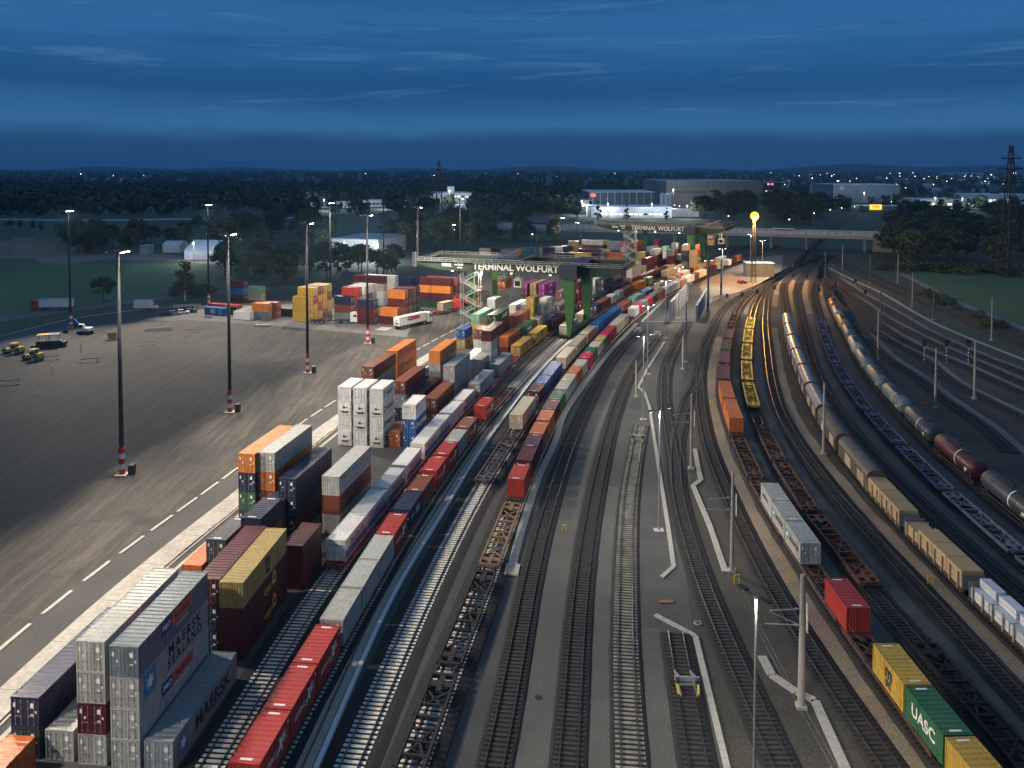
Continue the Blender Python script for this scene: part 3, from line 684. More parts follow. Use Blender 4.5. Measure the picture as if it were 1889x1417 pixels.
def wagon(cv,s,paint,desc,where,group,L=18.6):
    a=cv.at(s+2); b=cv.at(s+L-2); x=(a[0]+b[0])/2;y=(a[1]+b[1])/2; h=atan2(b[0]-a[0],b[1]-a[1])
    i=WCNT.get(where,0); WCNT[where]=i+1
    o=dup(WP,(x,y,0.0),-h,f"{desc} flat wagon, {ordw(i)} along {where}",{'frame':paint}); o['group']=group; o.location.z=.0
    return o
def wagons(cv,s0,s1,paint,desc,where,group,pitch=19.75):
    s=s0
    while s<s1: wagon(cv,s,paint,desc,where,group); s+=pitch
redw=M('red_wagon_paint',(.30,.035,.03),.6,0,amt=.5,scale=1.2)
prpw=M('dull_purple_wagon_paint',(.06,.045,.06),.65,0,amt=.5,scale=1.2)
grw=M('grey_wagon_paint',(.10,.12,.17),.6,0,amt=.4,scale=1.2)
blkw=M('black_wagon_paint',(.010,.010,.013),.8,0,amt=.4,scale=1.2)
tanw=M('tan_rust_wagon_paint',(.22,.135,.075),.7,0,amt=.55,scale=1.1,dirt=(.08,.045,.03))
wagons(T1,s1[0][0]-.9,T1.near(11,237)[0]+80,redw,'red','the train beside the stacks','wagons of the train beside the stacks')
wagons(T2,s2[0][0]-.6-.01,s2[13][1]+2,rust,'rusty','the red led train','wagons of the second train')
wagons(T2,s2[14][0]-.8,s2[14][0]+130,rust,'rusty','the cream led part of the second train','wagons of the second train')
S3=T3.station_y(886,1.1)
wagons(T3,S3,S3+240,prpw,'dull purple','the train with blue containers','wagons of the third train')
S4=s4[0][0]-.3
wagon(T4,S4-20-19.8*2,blkw,'black','the train beside the pale walkway','wagons of the fourth train'); wagon(T4,S4-20-19.8,blkw,'black','the train beside the pale walkway','wagons of the fourth train')
wagon(T4,S4-20,tanw,'tan rusty','the train beside the pale walkway','wagons of the fourth train')
wagons(T4,S4-.2,S4+260,rust,'rusty brown','the train beside the pale walkway','wagons of the fourth train')
wagons(t11,5,150,rust,'rusty','the train by the sandy path','wagons on the track by the sandy path'); wagons(t11,153,240,rust,'brown','the far half of the sandy path train','wagons on the track by the sandy path')
S12=t12.station_y(1076,1.1)
wagons(t12,2,S12-26,blkw,'dark','the empty wagons before the orange one','wagons on the empty wagon track')
wagon(t12,S12,rusto,'orange rusty','the rusty empty train','wagons on the empty wagon track')
wagons(t12,S12+19.8,t12.station_y(757,1.1)-12,rust,'rusty brown','the rusty empty train','wagons on the empty wagon track')
wagons(t12,t12.station_y(749,1.1),t12.station_y(580,1.1)-8,yel_w,'bright yellow','the yellow empty train','yellow wagons',pitch=20.5)
wagons(t16,20,t16.station_y(584,1.1)-8,grw,'blue grey','the empty train beside the tank wagons','grey empty wagons')
for o in [WP]+list(WP.children_recursive): bpy.data.objects.remove(o)

# ---------------------------------------------------------------- tank wagons
def bogies(root,L):
    for sy in (-1,1):
        bg=MB(); y=sy*(L/2-2.1)
        for s in (-1,1): bg.box(s*1.0,0,.5,.14,2.5,.22); bg.box(s*1.0,0,.66,.2,.7,.3)
        bg.box(0,0,.62,2.0,.4,.2); b=bg.build('bogie',dsteel,root,(0,y,0))
        for wy in (-.9,.9):
            w=MB(); w.tube((-1.0,0,.46),(1.0,0,.46),.08,n=6)
            for s in (-1,1): w.tube((s*.68,0,.46),(s*.82,0,.46),.45,n=12)
            w.build('wheelset',dsteel,b,(0,wy,0))
def tank_proto(L=15.2):
    root=thing('tank_wagon','tank','tank wagon'); r=1.48; zc=2.62
    mb=MB(); prof=[(-L/2+.55,.02),(-L/2+.62,.6),(-L/2+.8,1.05),(-L/2+1.1,1.34),(-L/2+1.5,r),(L/2-1.5,r),(L/2-1.1,1.34),(L/2-.8,1.05),(L/2-.62,.6),(L/2-.55,.02)]; n=24; vs=[]
    for y,q in prof:
        for i in range(n): t=2*pi*i/n; vs.append((q*cos(t),y,zc+q*sin(t)))
    mb.add(vs,[(k*n+i,(k+1)*n+i,(k+1)*n+(i+1)%n,k*n+(i+1)%n) for k in range(len(prof)-1) for i in range(n)]); mb.build('tank',cm('s'),root,smooth=True)
    mb=MB()
    for k in range(6):
        y=-L/2+2.2+(L-4.4)*k/5; mb.tube((0,y-.05,zc),(0,y+.05,zc),r+.03,n=24,caps=False); 
    mb.build('ring',dsteel,root)
    mb=MB(); mb.tube((0,-L*.1-.12,zc),(0,-L*.1+.12,zc),r+.02,n=24,caps=False); mb.build('stripe',white_p,root)
    mb=MB(); mb.box(0,0,zc+r+.12,1.1,L*.45,.05); 
    for s in (-1,1):
        mb.bar((s*.55,-L*.22,zc+r+.5),(s*.55,L*.22,zc+r+.5),.04)
        for k in range(5): y=-L*.22+L*.11*k; mb.bar((s*.55,y,zc+r+.1),(s*.55,y,zc+r+.5),.04)
    mb.tube((0,0,zc+r-.1),(0,0,zc+r+.35),.35,n=12); mb.build('walkway',dsteel,root)
    mb=MB()
    for s in (-1,1): mb.bar((s*1.0,-L/2,1.0),(s*1.0,L/2,1.0),.16,.3)
    for y in (-L/2,L/2,-L/2+2.1,L/2-2.1): mb.box(0,y,1.0,2.6,.3,.32)
    for y in (-L/2+1.9,L/2-1.9): mb.box(0,y,1.35,1.8,.6,.5)
    mb.build('frame',dsteel,root)
    mb=MB(); mb.box(-r*.82,-L*.3,2.0,.03,.8,.5,mi=0); mb.box(-r-.01,-L*.36,zc-.2,.02,.7,.4); mb.build('plate',white_p,root)
    bogies(root,L); return root
TP=tank_proto(); tmats=['k','m','k','s','s','s','g','s','t','g','O']
tdesc=['dark grey green','dark red brown','bluish black with white stripe','blue grey with white stripe','slate grey','pale grey','whitish','light grey','tan','white','orange lit']
s=t17.station_y(960,2.6)
for i in range(11):
    a=t17.at(s+2);b=t17.at(s+13.2); x=(a[0]+b[0])/2;y=(a[1]+b[1])/2;h=atan2(b[0]-a[0],b[1]-a[1])
    mm={'tank':CONT('tank_'+str(i),tuple(c*.7 for c in PAL[tmats[i]][0]),.2,.42)}
    o=dup(TP,(x,y,0),-h,f"{tdesc[i]} tank wagon, {ordw(i)} from the near end of the tank train",mm); o['group']='tank wagons in a row'; s+=16.6
    for c in list(o.children):
        if c.name.startswith('stripe') and i not in (0,1,2,3): bpy.data.objects.remove(c)
for o in [TP]+list(TP.children_recursive): bpy.data.objects.remove(o)
# ---------------------------------------------------------------- covered wagons
def covered(L,cols,label,graf=None):
    root=thing('covered_wagon',label,'covered wagon',group='covered wagons with rounded roofs'); n=12; hw=1.4; zs,zt=3.15,4.2
    mb=MB(); vs=[]; ny=10
    for k in range(ny+1):
        y=-L/2+.25+(L-.5)*k/ny
        for i in range(n+1):
            t=pi*i/n; vs.append((hw*cos(t),y,zs+(zt-zs)*sin(t)))
    mb.add(vs,[(k*(n+1)+i,k*(n+1)+i+1,(k+1)*(n+1)+i+1,(k+1)*(n+1)+i) for k in range(ny) for i in range(n)])
    for k in range(ny*2+1):
        y=-L/2+.25+(L-.5)*k/(2*ny)
        for i in range(n):
            t=pi*i/n;u=pi*(i+1)/n; q=hw+.03; e=.03
            mb.add([(q*cos(t),y-.05,zs+(zt-zs+e)*sin(t)),(q*cos(t),y+.05,zs+(zt-zs+e)*sin(t)),(q*cos(u),y+.05,zs+(zt-zs+e)*sin(u)),(q*cos(u),y-.05,zs+(zt-zs+e)*sin(u))],[(0,1,2,3)])
    mb.build('roof',cols[0],root)
    mb=MB()
    for s in (-1,1):
        mb.box(s*(hw-.03),0,(1.1+zs)/2,.06,L-.5,zs-1.1)
        for k in range(15): y=-L/2+.4+(L-.8)*k/14; mb.box(s*(hw+.02),y,(1.1+zs)/2,.06,.09,zs-1.1)
    for sy in (-1,1):
        pts=[(hw,1.1),(hw,zs)]+[(hw*cos(pi*i/n),zs+(zt-zs)*sin(pi*i/n)) for i in range(1,n)]+[(-hw,zs),(-hw,1.1)]
        y=sy*(L/2-.26); mb.add([(a,y,b) for a,b in pts],[tuple(range(len(pts)))[::sy]])
    mb.build('wall',cols[1],root)
    for s in (-1,1):
        for a in (-L*.3,L*.12):
            mb=MB(); mb.box(s*(hw+.05),a,2.1,.05,L*.2,1.7); mb.build('door',cols[2],root)
    mb=MB()
    for s in (-1,1): mb.bar((s*1.1,-L/2+.2,1.0),(s*1.1,L/2-.2,1.0),.2,.28)
    for y in (-L/2+.2,L/2-.2): mb.box(0,y,1.0,2.6,.25,.3)
    mb.build('frame',dsteel,root)
    for sy in (-1,1):
        for s in (-1,1):
            bf=MB(); bf.tube((s*.875,0,1.03),(s*.875,sy*.5,1.03),.09,n=8); bf.tube((s*.875,sy*.5,1.03),(s*.875,sy*.6,1.03),.21,n=10); bf.build('buffer',dsteel,root,(0,sy*(L/2-.02),0))
    if graf: lettering(root,graf,1.25,wht_t,(-hw-.08,L*.12,1.75),'L',bold=.05)
    bogies(root,L); return root
brw=M('brown_wagon_wall',(.10,.07,.05),.7,0,amt=.6,scale=1.5); brr=M('brown_wagon_roof',(.11,.095,.085),.55,.2,amt=.5,scale=1.0)
slr=M('silver_wagon_roof',(.32,.32,.34),.35,.6,amt=.4,scale=1.0,dirt=(.16,.09,.06)); sdr=M('pale_brown_door',(.34,.28,.18),.7,0,amt=.5,scale=1.5)
s=t14.station_y(848,2.6)-9
for i in range(8):
    L=15.6; a=t14.at(s+2);b=t14.at(s+L-2); o=covered(L,[brr if i<2 else slr,brw,sdr],f"{'brown roofed' if i<2 else 'silver roofed'} covered wagon, {ordw(i)} from the timber wagons",'KREA' if i==1 else None)
    o.location=((a[0]+b[0])/2,(a[1]+b[1])/2,0); o.rotation_euler=(0,0,-atan2(b[0]-a[0],b[1]-a[1])); s+=16.9
# ---------------------------------------------------------------- stake wagons with timber
def stake_wagon(cv,s,L,label):
    a=cv.at(s+2);b=cv.at(s+L-2); h=atan2(b[0]-a[0],b[1]-a[1]); loc=((a[0]+b[0])/2,(a[1]+b[1])/2,0)
    root=thing('stake_wagon',label,'stake wagon',loc,-h,'stake wagons on the timber train'); mb=MB(); mb.box(0,0,1.1,2.7,L-.6,.16)
    for q in (-1,1): mb.bar((q*1.1,-L/2+.3,.92),(q*1.1,L/2-.3,.92),.2,.26)
    mb.build('frame',rust,root)
    for q in (-1,1):
        for k in range(8):
            y=-L/2+1.2+(L-2.4)*k/7; m=MB(); m.box(0,0,.75,.12,.2,1.9); m.build('stake',concl if False else M('grey_stake',(.30,.28,.22),.6,0,amt=.4),root,(q*1.36,y,1.1))
    for sy in (-1,1):
        m=MB(); m.box(0,0,.8,2.6,.12,1.7); m.build('end_wall',M('weathered_end_wall',(.16,.17,.17),.7,0,amt=.5),root,(0,sy*(L/2-.35),1.18))
    bogies(root,L); return loc,h
def bundle(loc,h,y,L,z,hh,w,m,label,x=0):
    cx=loc[0]+sin(h)*y+cos(h)*x; cy=loc[1]+cos(h)*y-sin(h)*x; mb=MB(); n=max(2,int(hh/.55))
    for k in range(n):
        mb.box(0,0,hh*(k+.5)/n,w-R.uniform(0,.05),L-R.uniform(0,.1),hh/n-.05)
        for q in range(4): mb.box(0,-L/2+L*(q+.5)/4,hh*(k+.02)/n,w-.2,.1,.06)
    o=mb.build('timber_bundle',m,None,(cx,cy,z),-h); tag(o,label,'timber','timber bundles'); return o
wloc=[]
s=t14.station_y(1110,1.2)-20.0-16
for i,(nm) in enumerate(['near white loaded','white loaded','full timber loaded','half stepped timber loaded']): pass
specs=[('nearest stake wagon loaded with white wrapped packs',15.4),('stake wagon carrying white wrapped packs behind the yellow timber',15.4),('stake wagon with a stepped load of yellow timber',15.4),('stake wagon with a full flat load of yellow timber',15.4)]
s=t14.station_y(885,1.2)-15.9-.5
lst=[]
for lb,L in reversed(specs): lst.append((stake_wagon(t14,s,L,lb),lb,L)); s-=16.2
pos=['near','second','third','far']
for j,((loc,h),lb,L) in enumerate(lst):
    for k in range(4):
        y=-5.4+3.6*k
        if j==0: bundle(loc,h,y,3.5,1.19,2.0,2.5,wood,f"{pos[k]} block of yellow timber on the fully loaded stake wagon")
        elif j==1:
            if k==3: bundle(loc,h,y,3.5,1.19,1.35,2.5,wood,"low yellow timber block at the far end of the stepped load")
            else: bundle(loc,h,y,3.5,1.19,2.0,2.5,wood,f"{pos[k]} tall block of yellow timber in the stepped load")
        else:
            w='nearest' if j==3 else 'second'
            bundle(loc,h,y,3.4,1.19,1.15,2.5,wrapw,f"{pos[k]} lower white pack on the {w} white loaded wagon")
            bundle(loc,h,y+.2,3.0,2.36,1.0,1.15,wrapw,f"{pos[k]} upper white pack on the {w} white loaded wagon",x=.3)
# ---------------------------------------------------------------- gantry cranes
def rail_run(mb,p,q,h=1.1,n=10,mi=0):
    p=Vector(p);q=Vector(q)
    for z in (h,h*.5): mb.bar(p+Vector((0,0,z)),q+Vector((0,0,z)),.09,mi=mi)
    for i in range(n+1): a=p.lerp(q,i/n); mb.bar(a,a+Vector((0,0,h)),.08,mi=mi)
def crane(st,label,tx,light=True):
    x,y,h=T1.at(st,(CL+CR)/2); root=thing('gantry_crane',label,'gantry crane',(x,y,0),-h,'gantry cranes over the yard'); S=(CR-CL)/2
    for gy in (-7.0,7.0):
        mb=MB(); w=1.5; prof=[(-S-19,20.9,19.6),(-S-15,20.95,18.4),(-S-9,21,17.75),(S+9,21,17.75),(S+13,20.95,18.4),(S+15.5,20.9,19.8)]; vs=[]
        for px,zt,zb in prof: vs+=[(px,gy-w/2,zt),(px,gy+w/2,zt),(px,gy+w/2,zb),(px,gy-w/2,zb)]
        n=len(prof); mb.add(vs,[(4*i+j,4*i+(j+1)%4,4*i+4+(j+1)%4,4*i+4+j) for i in range(n-1) for j in range(4)]+[(3,2,1,0),(4*n-4,4*n-3,4*n-2,4*n-1)])
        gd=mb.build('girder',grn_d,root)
        mb=MB(); mb.box(-2,gy,21.1,2*S+30,.5,.12); mb.build('rail',rail_m,root)
        mb=MB(); o=-1.6 if gy<0 else 1.6; mb.box(-2,gy+o,20.6,2*S+33,.9,.08); rail_run(mb,(-S-18.5,gy+o*1.25,20.6),(S+14.5,gy+o*1.25,20.6),1.1,26); mb.build('walkway',steel,root)
        if gy<0:
            f=-7.76
            for s,sz,px,pz,b in (('TERMINAL WOLFURT',2.75,-2.4,19.3,.02),('künz',1.6,-S-9.3,19.55,.04),('ÖBB',1.5,-S-5.3,19.9,.03),('INFRA',.62,-S-4.9,18.75,.02)):
                lettering(gd,s,sz,M('white_sign_lettering',(.85,.85,.85),.5,0,amt=0,rand=0),(px,f-.01,pz),'F',bold=b,ext=.02)
    mb=MB()
    for ex in (-S-18.7,S+15.2): mb.box(ex,0,20.3,.8,14,1.0)
    mb.build('end_tie',grn_d,root)
    mb=MB()
    for a,b in (((-S-18,-8.6,20.6),(-S-18,8.6,20.6)),((S+15,-8.6,20.6),(S+15,8.6,20.6))): rail_run(mb,a,b,1.1,8)
    for px in (-S-19.6,): 
        for yy in (-7.8,-6.2): mb.bar((px,yy,18.4),(px,yy,23),.1); mb.bar((px-.9,yy,18.4),(px-.9,yy,23),.1)
        for k in range(9):
            z=18.6+k*.52
            for q in ((px,-7.8,px,-6.2),(px-.9,-7.8,px-.9,-6.2),(px,-7.8,px-.9,-7.8),(px,-6.2,px-.9,-6.2)): mb.bar((q[0],q[1],z),(q[2],q[3],z),.07)
    mb.build('railing',steel,root)
    mb=MB(); mb.box(S,0,19.2,5,25,3.7); mb.box(S,0,21.1,5.1,25.1,.12); mb.build('portal_house',nvy_c,root)
    mb=MB(); mb.box(S+2.56,11.2,19.6,.05,1.9,1.9,mi=0); mb.box(S+2.6,11.2,19.6,.05,1.1,1.0,mi=1); mb.build('number_plate',[white_p,blk_t],root)
    for ly in (-10.2,10.2):
        mb=MB(); vs=[]
        for z,wx,wy in ((17.4,3.3,2.6),(12,3.0,2.4),(6,2.1,1.9),(1.7,1.2,1.3)): vs+=[(S-wx/2,ly-wy/2,z),(S+wx/2,ly-wy/2,z),(S+wx/2,ly+wy/2,z),(S-wx/2,ly+wy/2,z)]
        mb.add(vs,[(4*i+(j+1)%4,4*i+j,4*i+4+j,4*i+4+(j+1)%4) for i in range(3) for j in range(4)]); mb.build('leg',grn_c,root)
        mb=MB(); vs=[]
        for z,w in ((17.8,1.9),(10,1.7),(1.7,1.1)): vs+=[(-S-w/2,ly-w/2,z),(-S+w/2,ly-w/2,z),(-S+w/2,ly+w/2,z),(-S-w/2,ly+w/2,z)]
        mb.add(vs,[(4*i+(j+1)%4,4*i+j,4*i+4+j,4*i+4+(j+1)%4) for i in range(2) for j in range(4)]); mb.build('leg',grn_c,root)
    for sx in (-S,S):
        mb=MB(); mb.box(sx,0,1.55,1.0,23,1.1); mb.build('sill_beam',grn_c,root)
        for yy in (-10.5,-7.5,7.5,10.5):
            mb=MB(); mb.box(sx,yy,.75,.7,2.2,.7); 
            for k in (-.6,.6): mb.tube((sx-.12,yy+k,.52),(sx+.12,yy+k,.52),.28,n=12)
            mb.build('bogie',dsteel,root)
    mb=MB()      # zigzag stairs on the front left leg
    zs=[1.2+2.35*k for k in range(8)]
    for k in range(7):
        a,b=(-S-1.8,-S+2.6) if k%2==0 else (-S+2.6,-S-1.8); yy=-11.8 if k%2==0 else -12.7
        for o in (-.4,.4):
            mb.bar((a,yy+o,zs[k]),(b,yy+o,zs[k+1]),.12,.3); mb.bar((a,yy+o,zs[k]+1),(b,yy+o,zs[k+1]+1),.09)
            for t in (.25,.5,.75): q=Vector((a,yy+o,zs[k])).lerp(Vector((b,yy+o,zs[k+1])),t); mb.bar(q,q+Vector((0,0,1)),.07)
        for t in range(1,9): q=Vector((a,yy,zs[k])).lerp(Vector((b,yy,zs[k+1])),t/9); mb.box(q.x,q.y,q.z,.25,.8,.05)
        mb.box(b+(.5 if b>a else -.5),-12.25,zs[k+1],1.4,1.9,.08); rail_run(mb,(b+(1.1 if b>a else -1.1),-13.1,zs[k+1]),(b+(1.1 if b>a else -1.1),-11.4,zs[k+1]),1.0,2); rail_run(mb,(b-.2,-13.1,zs[k+1]),(b+(1.1 if b>a else -1.1),-13.1,zs[k+1]),1.0,2)
    for px in (-S-2.4,-S+3.2):
        for yy in (-13.1,-11.3): mb.bar((px,yy,0),(px,yy,18),.14)
    mb.build('stair_tower',steel,root)
    # trolley, hoist, cab
    mb=MB(); mb.box(tx,0,21.6,8.5,16,.6); mb.box(tx-1,0,23,4.5,6,2.2); mb.build('trolley',nvy_c,root)
    mb=MB(); rail_run(mb,(tx-4.2,-8,21.9),(tx+4.2,-8,21.9),1.1,5); rail_run(mb,(tx-4.2,8,21.9),(tx+4.2,8,21.9),1.1,5); mb.bar((tx-5,-7.6,21.4),(tx+3.5,-7.6,24.4),.25,.2); mb.build('trolley_railing',blu_p if light else steel,root)
    mb=MB()
    for a in (-1,1):
        for b in (-1,1): mb.bar((tx-3+a*1.5,b*3.5,21.3),(tx-3+a*1,b*2.3,15.8),.12)
    mb.box(tx-3,0,15.5,2.4,6.4,.7); mb.box(tx-3,0,16.2,1.2,3,.9)
    for b in (-1,1): mb.box(tx-3,b*2.6,16.3,2.6,.9,.9); mb.tube((tx-4.3,b*1.3,16.4),(tx-1.7,b*1.3,16.4),.55,n=10)
    for a in (-1,1):
        for b in (-1,1): mb.bar((tx-3+a*1.15,b*2.9,15.4),(tx-3+a*1.2,b*2.95,14.6),.16)
    mb.build('spreader',M('pale_machinery',(.55,.53,.48),.5,.2,amt=.4,scale=1.2),root)
    mb=MB(); mb.box(tx+2.2,-2,14.2,2.3,2.6,2.5); mb.bar((tx+2.2,-2,15.4),(tx+2.2,-2,21.3),.5); mb.bar((tx+1.2,-1,15.4),(tx-.2,-1,21.3),.2); cb=mb.build('cab',white_p,root)
    mb=MB(); mb.box(tx+2.2,-3.32,14.1,1.7,.05,1.5); mb.box(tx+1.03,-2.2,14.1,.05,1.6,1.5); mb.build('window',glass,cb)
    for yy in (-5,5):
        for px in (-S-8,-4,8): 
            mb=MB(); mb.box(px,yy-1.3 if yy<0 else yy+1.3,17.5,.5,.5,.2); mb.build('floodlight',lamp_s,root)
    # the container it carries is a thing of its own
    cx=x+cos(h)*(tx-3); cy=y-sin(h)*(tx-3)
    return (cx,cy,h)
st1=T1.near(16,229.8)[0]+10.2
c1=crane(st1,'green gantry crane nearer to the masts, with big white sign lettering',-5.3)
container(c1[0],c1[1],12.0,c1[2],L20,'O','hanging from the spreader of the nearer gantry crane','lifted containers',door=True)
st2=T1.near(85,380)[0]+10.2
c2=crane(st2,'green gantry crane farther off in front of the road bridge',25,False)
container(c2[0],c2[1],12.0,c2[2],L20,'c','hanging from the spreader of the farther gantry crane','lifted containers')

# ---------------------------------------------------------------- light masts
LIGHTS=[]
def lamp_light(name,loc,energy,parent=None,kind='SPOT',col=(1,.86,.68),size=150,aim=None,rad=.5,blend=.6):
    l=bpy.data.lights.new(name,kind); l.energy=energy; l.color=col; l.shadow_soft_size=rad
    if kind=='SPOT': l.spot_size=radians(size); l.spot_blend=blend
    o=bpy.data.objects.new(name,l); COL.objects.link(o); o.location=loc
    if aim is not None:
        d=Vector(aim)-Vector(loc); o.rotation_euler=d.to_track_quat('-Z','Y').to_euler()
    LIGHTS.append(o); return o
MASTN=[0]
def mast(x,y,hgt,label,aim,energy,lit=True,r=.38,bands=True,n=2,cone=122):
    root=thing('light_mast',label,'light mast',(x,y,0),0,'tall floodlight masts')
    mb=MB(); mb.tube((0,0,.1),(0,0,hgt),r,r*.62,n=12); mb.build('pole',M('mast_grey',(.035,.037,.045),.4,.4,amt=.3),root,smooth=True)
    if bands:
        mb=MB()
        for k in range(5): mb.tube((0,0,.25+k*.85),(0,0,.25+(k+1)*.85),r+.09,n=14,mi=k%2)
        mb.build('striped_collar',[red_p,white_p],root); mb=MB(); mb.box(0,0,.14,1.9,1.7,.26); mb.build('base',concl,root)
        mb=MB(); mb.box(1.35,.5,.85,.9,.9,1.5); mb.build('cabinet',dsteel,root)
    d=Vector((aim[0]-x,aim[1]-y,0)).normalized(); a=atan2(d.y,d.x)
    hd=MB(); L=2.3
    for k in range(n):
        q=d*(1.0 if k==0 else -1.0) if n>1 else d*.6
        p=Vector((-d.y,d.x,0)); hd.bar(q*.9-p*L+Vector((0,0,hgt)),q*.9+p*L+Vector((0,0,hgt)),.10)
        hd.bar((0,0,hgt-.4),(q.x*.9,q.y*.9,hgt),.16)
        for j in (-2,-1,0,1,2): 
            c=q*1.15+p*(L*.45*j); hd.box(c.x,c.y,hgt-.02,.5,.4,.12,a)
    hb=hd.build('head',M('mast_head_grey',(.10,.10,.11),.5,.4,amt=.2),root)
    if lit:
        for j in (-1,0,1):
            c=d*1.0+Vector((-d.y,d.x,0))*(L*.3*j); m=MB(); m.box(c.x*1.15,c.y*1.15,hgt-.13,.5,.36,.06,a); m.build('lens',lampw,hb)
        lamp_light('mast_light',(x+d.x*1.2,y+d.y*1.2,hgt-.5),energy,aim=(aim[0],aim[1],0),size=cone,rad=.8,blend=.35)
    return root
def pxm(px,Y): return ((px-CX)/F*Y*1.0,Y)
ME=95000
A=[(-62,127),(-56.3,160),(-48.6,191),(-40.1,223.5)]
for i,(x,y) in enumerate(A): mast(x,y,35.8,f"grey floodlight mast with striped foot, {ordw(i)} along the yard edge from the near end",(x+42,y-2),ME)
for x,y,tx,ty in ((-48.6,191,-62,262),(-40.1,223.5,-35,285)): lamp_light('mast_back_light',(x,y+1.5,35),ME*.8,aim=(tx,ty,0),size=110,rad=.8)
for x,y in ((-65.5,93),(-67.5,59),(-68,25)): mast(x,y,35.8,"grey floodlight mast beside the near apron edge",(x+42,y),ME)
x0,y0=pxm(770,268); mast(x0,y0,35.8,'floodlight mast standing behind the pile below the crane tip',(x0+40,y0+10),ME)
x0,y0=pxm(848,340); mast(x0,y0,35.8,'floodlight mast behind the nearer crane girder',(x0+40,y0+10),ME)
x0,y0=pxm(125,246); mast(x0,y0,35.8,'floodlight mast with striped foot beside the excavator',(x0+38,y0-36),ME*1.4,cone=112)
x0,y0=pxm(382,285); mast(x0,y0,35.8,'floodlight mast by the blue unit and the low piles',(x0+38,y0-36),ME*1.4,cone=112)
x0,y0=pxm(608,300); mast(x0,y0,35.8,'floodlight mast behind the yellow block',(x0+30,y0-30),ME*1.2)
x0,y0=pxm(707,312); mast(x0,y0,35.8,'unlit grey mast in front of the white hall',(x0+30,y0-30),0,lit=False)
x0,y0=pxm(866,372); mast(x0,y0,35.8,'unlit grey mast beside the lattice pylon',(x0+30,y0-30),0,lit=False)
x0,y0=pxm(835,452); mast(x0,y0,17,'short lit lamp post behind the pylon foot',(x0+20,y0-20),ME*.25,r=.2,bands=False,n=1)
x0,y0=pxm(1037,512); mast(x0,y0,17,'short lit lamp post beside the lone pale tree',(x0+10,y0-30),ME*.35,r=.2,bands=False,n=1)
x0,y0=pxm(1064,470); mast(x0,y0,17,'short lit lamp post above the far container rows',(x0+10,y0-30),ME*.35,r=.2,bands=False,n=1)
def street(x,y,hgt,label,energy,lit=True,name='lamp_post',col=(1,.92,.78),arms=((.9,.6),(-.9,-.6))):
    root=thing(name,label,'lamp post',(x,y,0),0,'slim double lamp posts'); mb=MB(); mb.tube((0,0,0),(0,0,hgt),.13,.08,n=8); mb.build('pole',M('lamp_post_zinc',(.42,.42,.41),.4,.5,amt=.2),root)
    mb=MB(); mb.box(0,0,.06,1.3,1.1,.12); mb.build('base',concl,root)
    for ax,ay in arms:
        mb=MB(); mb.bar((0,0,hgt-.1),(ax,ay,hgt+.12),.09); mb.box(ax*1.5,ay*1.5,hgt+.16,.85,.45,.14,atan2(ay,ax)); hd=mb.build('lamp_head',dsteel,root)
        m=MB(); m.box(ax*1.5,ay*1.5,hgt+.075,.6,.32,.03,atan2(ay,ax)); m.build('lens',lampc if lit else glass,hd)
    if lit: lamp_light('lamp_post_light',(x,y,hgt-.1),energy,kind='SPOT',col=col,size=132,aim=(x,y,0),rad=.5)
LE=10500
for i,(px,Y) in enumerate(((1404,60.2),(1220,107.5),(1189.5,155.6),(1197,190),(1229.5,231),(1308,281),(1334,322),(1408,358),(1386,392),(1254,262))):
    x0,y0=pxm(px,Y); street(x0,y0,16.4,f"slim double headed lamp post, {ordw(i)} from the near end beside the tracks",LE*(2.6 if i>4 else 1),arms=((.3,-.45),(-.45,.8)) if i==0 else ((.9,.6),(-.9,-.6)))
x0,y0=pxm(1440,28); 
# sodium lamp on the lattice mast
x0,y0=pxm(1392,344); root=thing('lattice_mast','dark lattice mast carrying a glaring orange sodium lamp','lamp mast',(x0,y0,0)); mb=MB(); hh=28.5
for a in (-1,1):
    for b in (-1,1): mb.bar((a*.9,b*.9,0),(a*.35,b*.35,hh),.14)
for k in range(14):
    z0,z1=hh*k/14,hh*(k+1)/14; w0,w1=.9-.55*k/14,.9-.55*(k+1)/14
    for a,b,c,d in ((-1,-1,1,-1),(1,-1,1,1),(1,1,-1,1),(-1,1,-1,-1)): mb.bar((a*w0,b*w0,z0),(c*w1,d*w1,z1),.07)
mb.build('lattice',dsteel,root); mb=MB(); mb.box(0,0,hh+.2,2.2,1.6,.15); mb.build('platform',dsteel,root); mb=MB(); mb.sphere((0,-.6,hh-.2),1.75,16); mb.build('lamp',lampo,root)
lamp_light('sodium_light',(x0,y0-3.2,hh-2.4),90000,kind="POINT",col=(1,.52,.12),rad=.8)

for st_,o_ in ((st1,-18),(st1,2),(st2,-14),(st2,4)):
    a=T1.at(st_+9,o_); b=T1.at(st_+45,o_); lamp_light('crane_floodlight',(a[0],a[1],17.2),ME*.16,aim=(b[0],b[1],0),size=150)
    a=T1.at(st_-9,o_); b=T1.at(st_-45,o_); lamp_light('crane_floodlight',(a[0],a[1],17.2),ME*.16,aim=(b[0],b[1],0),size=150)
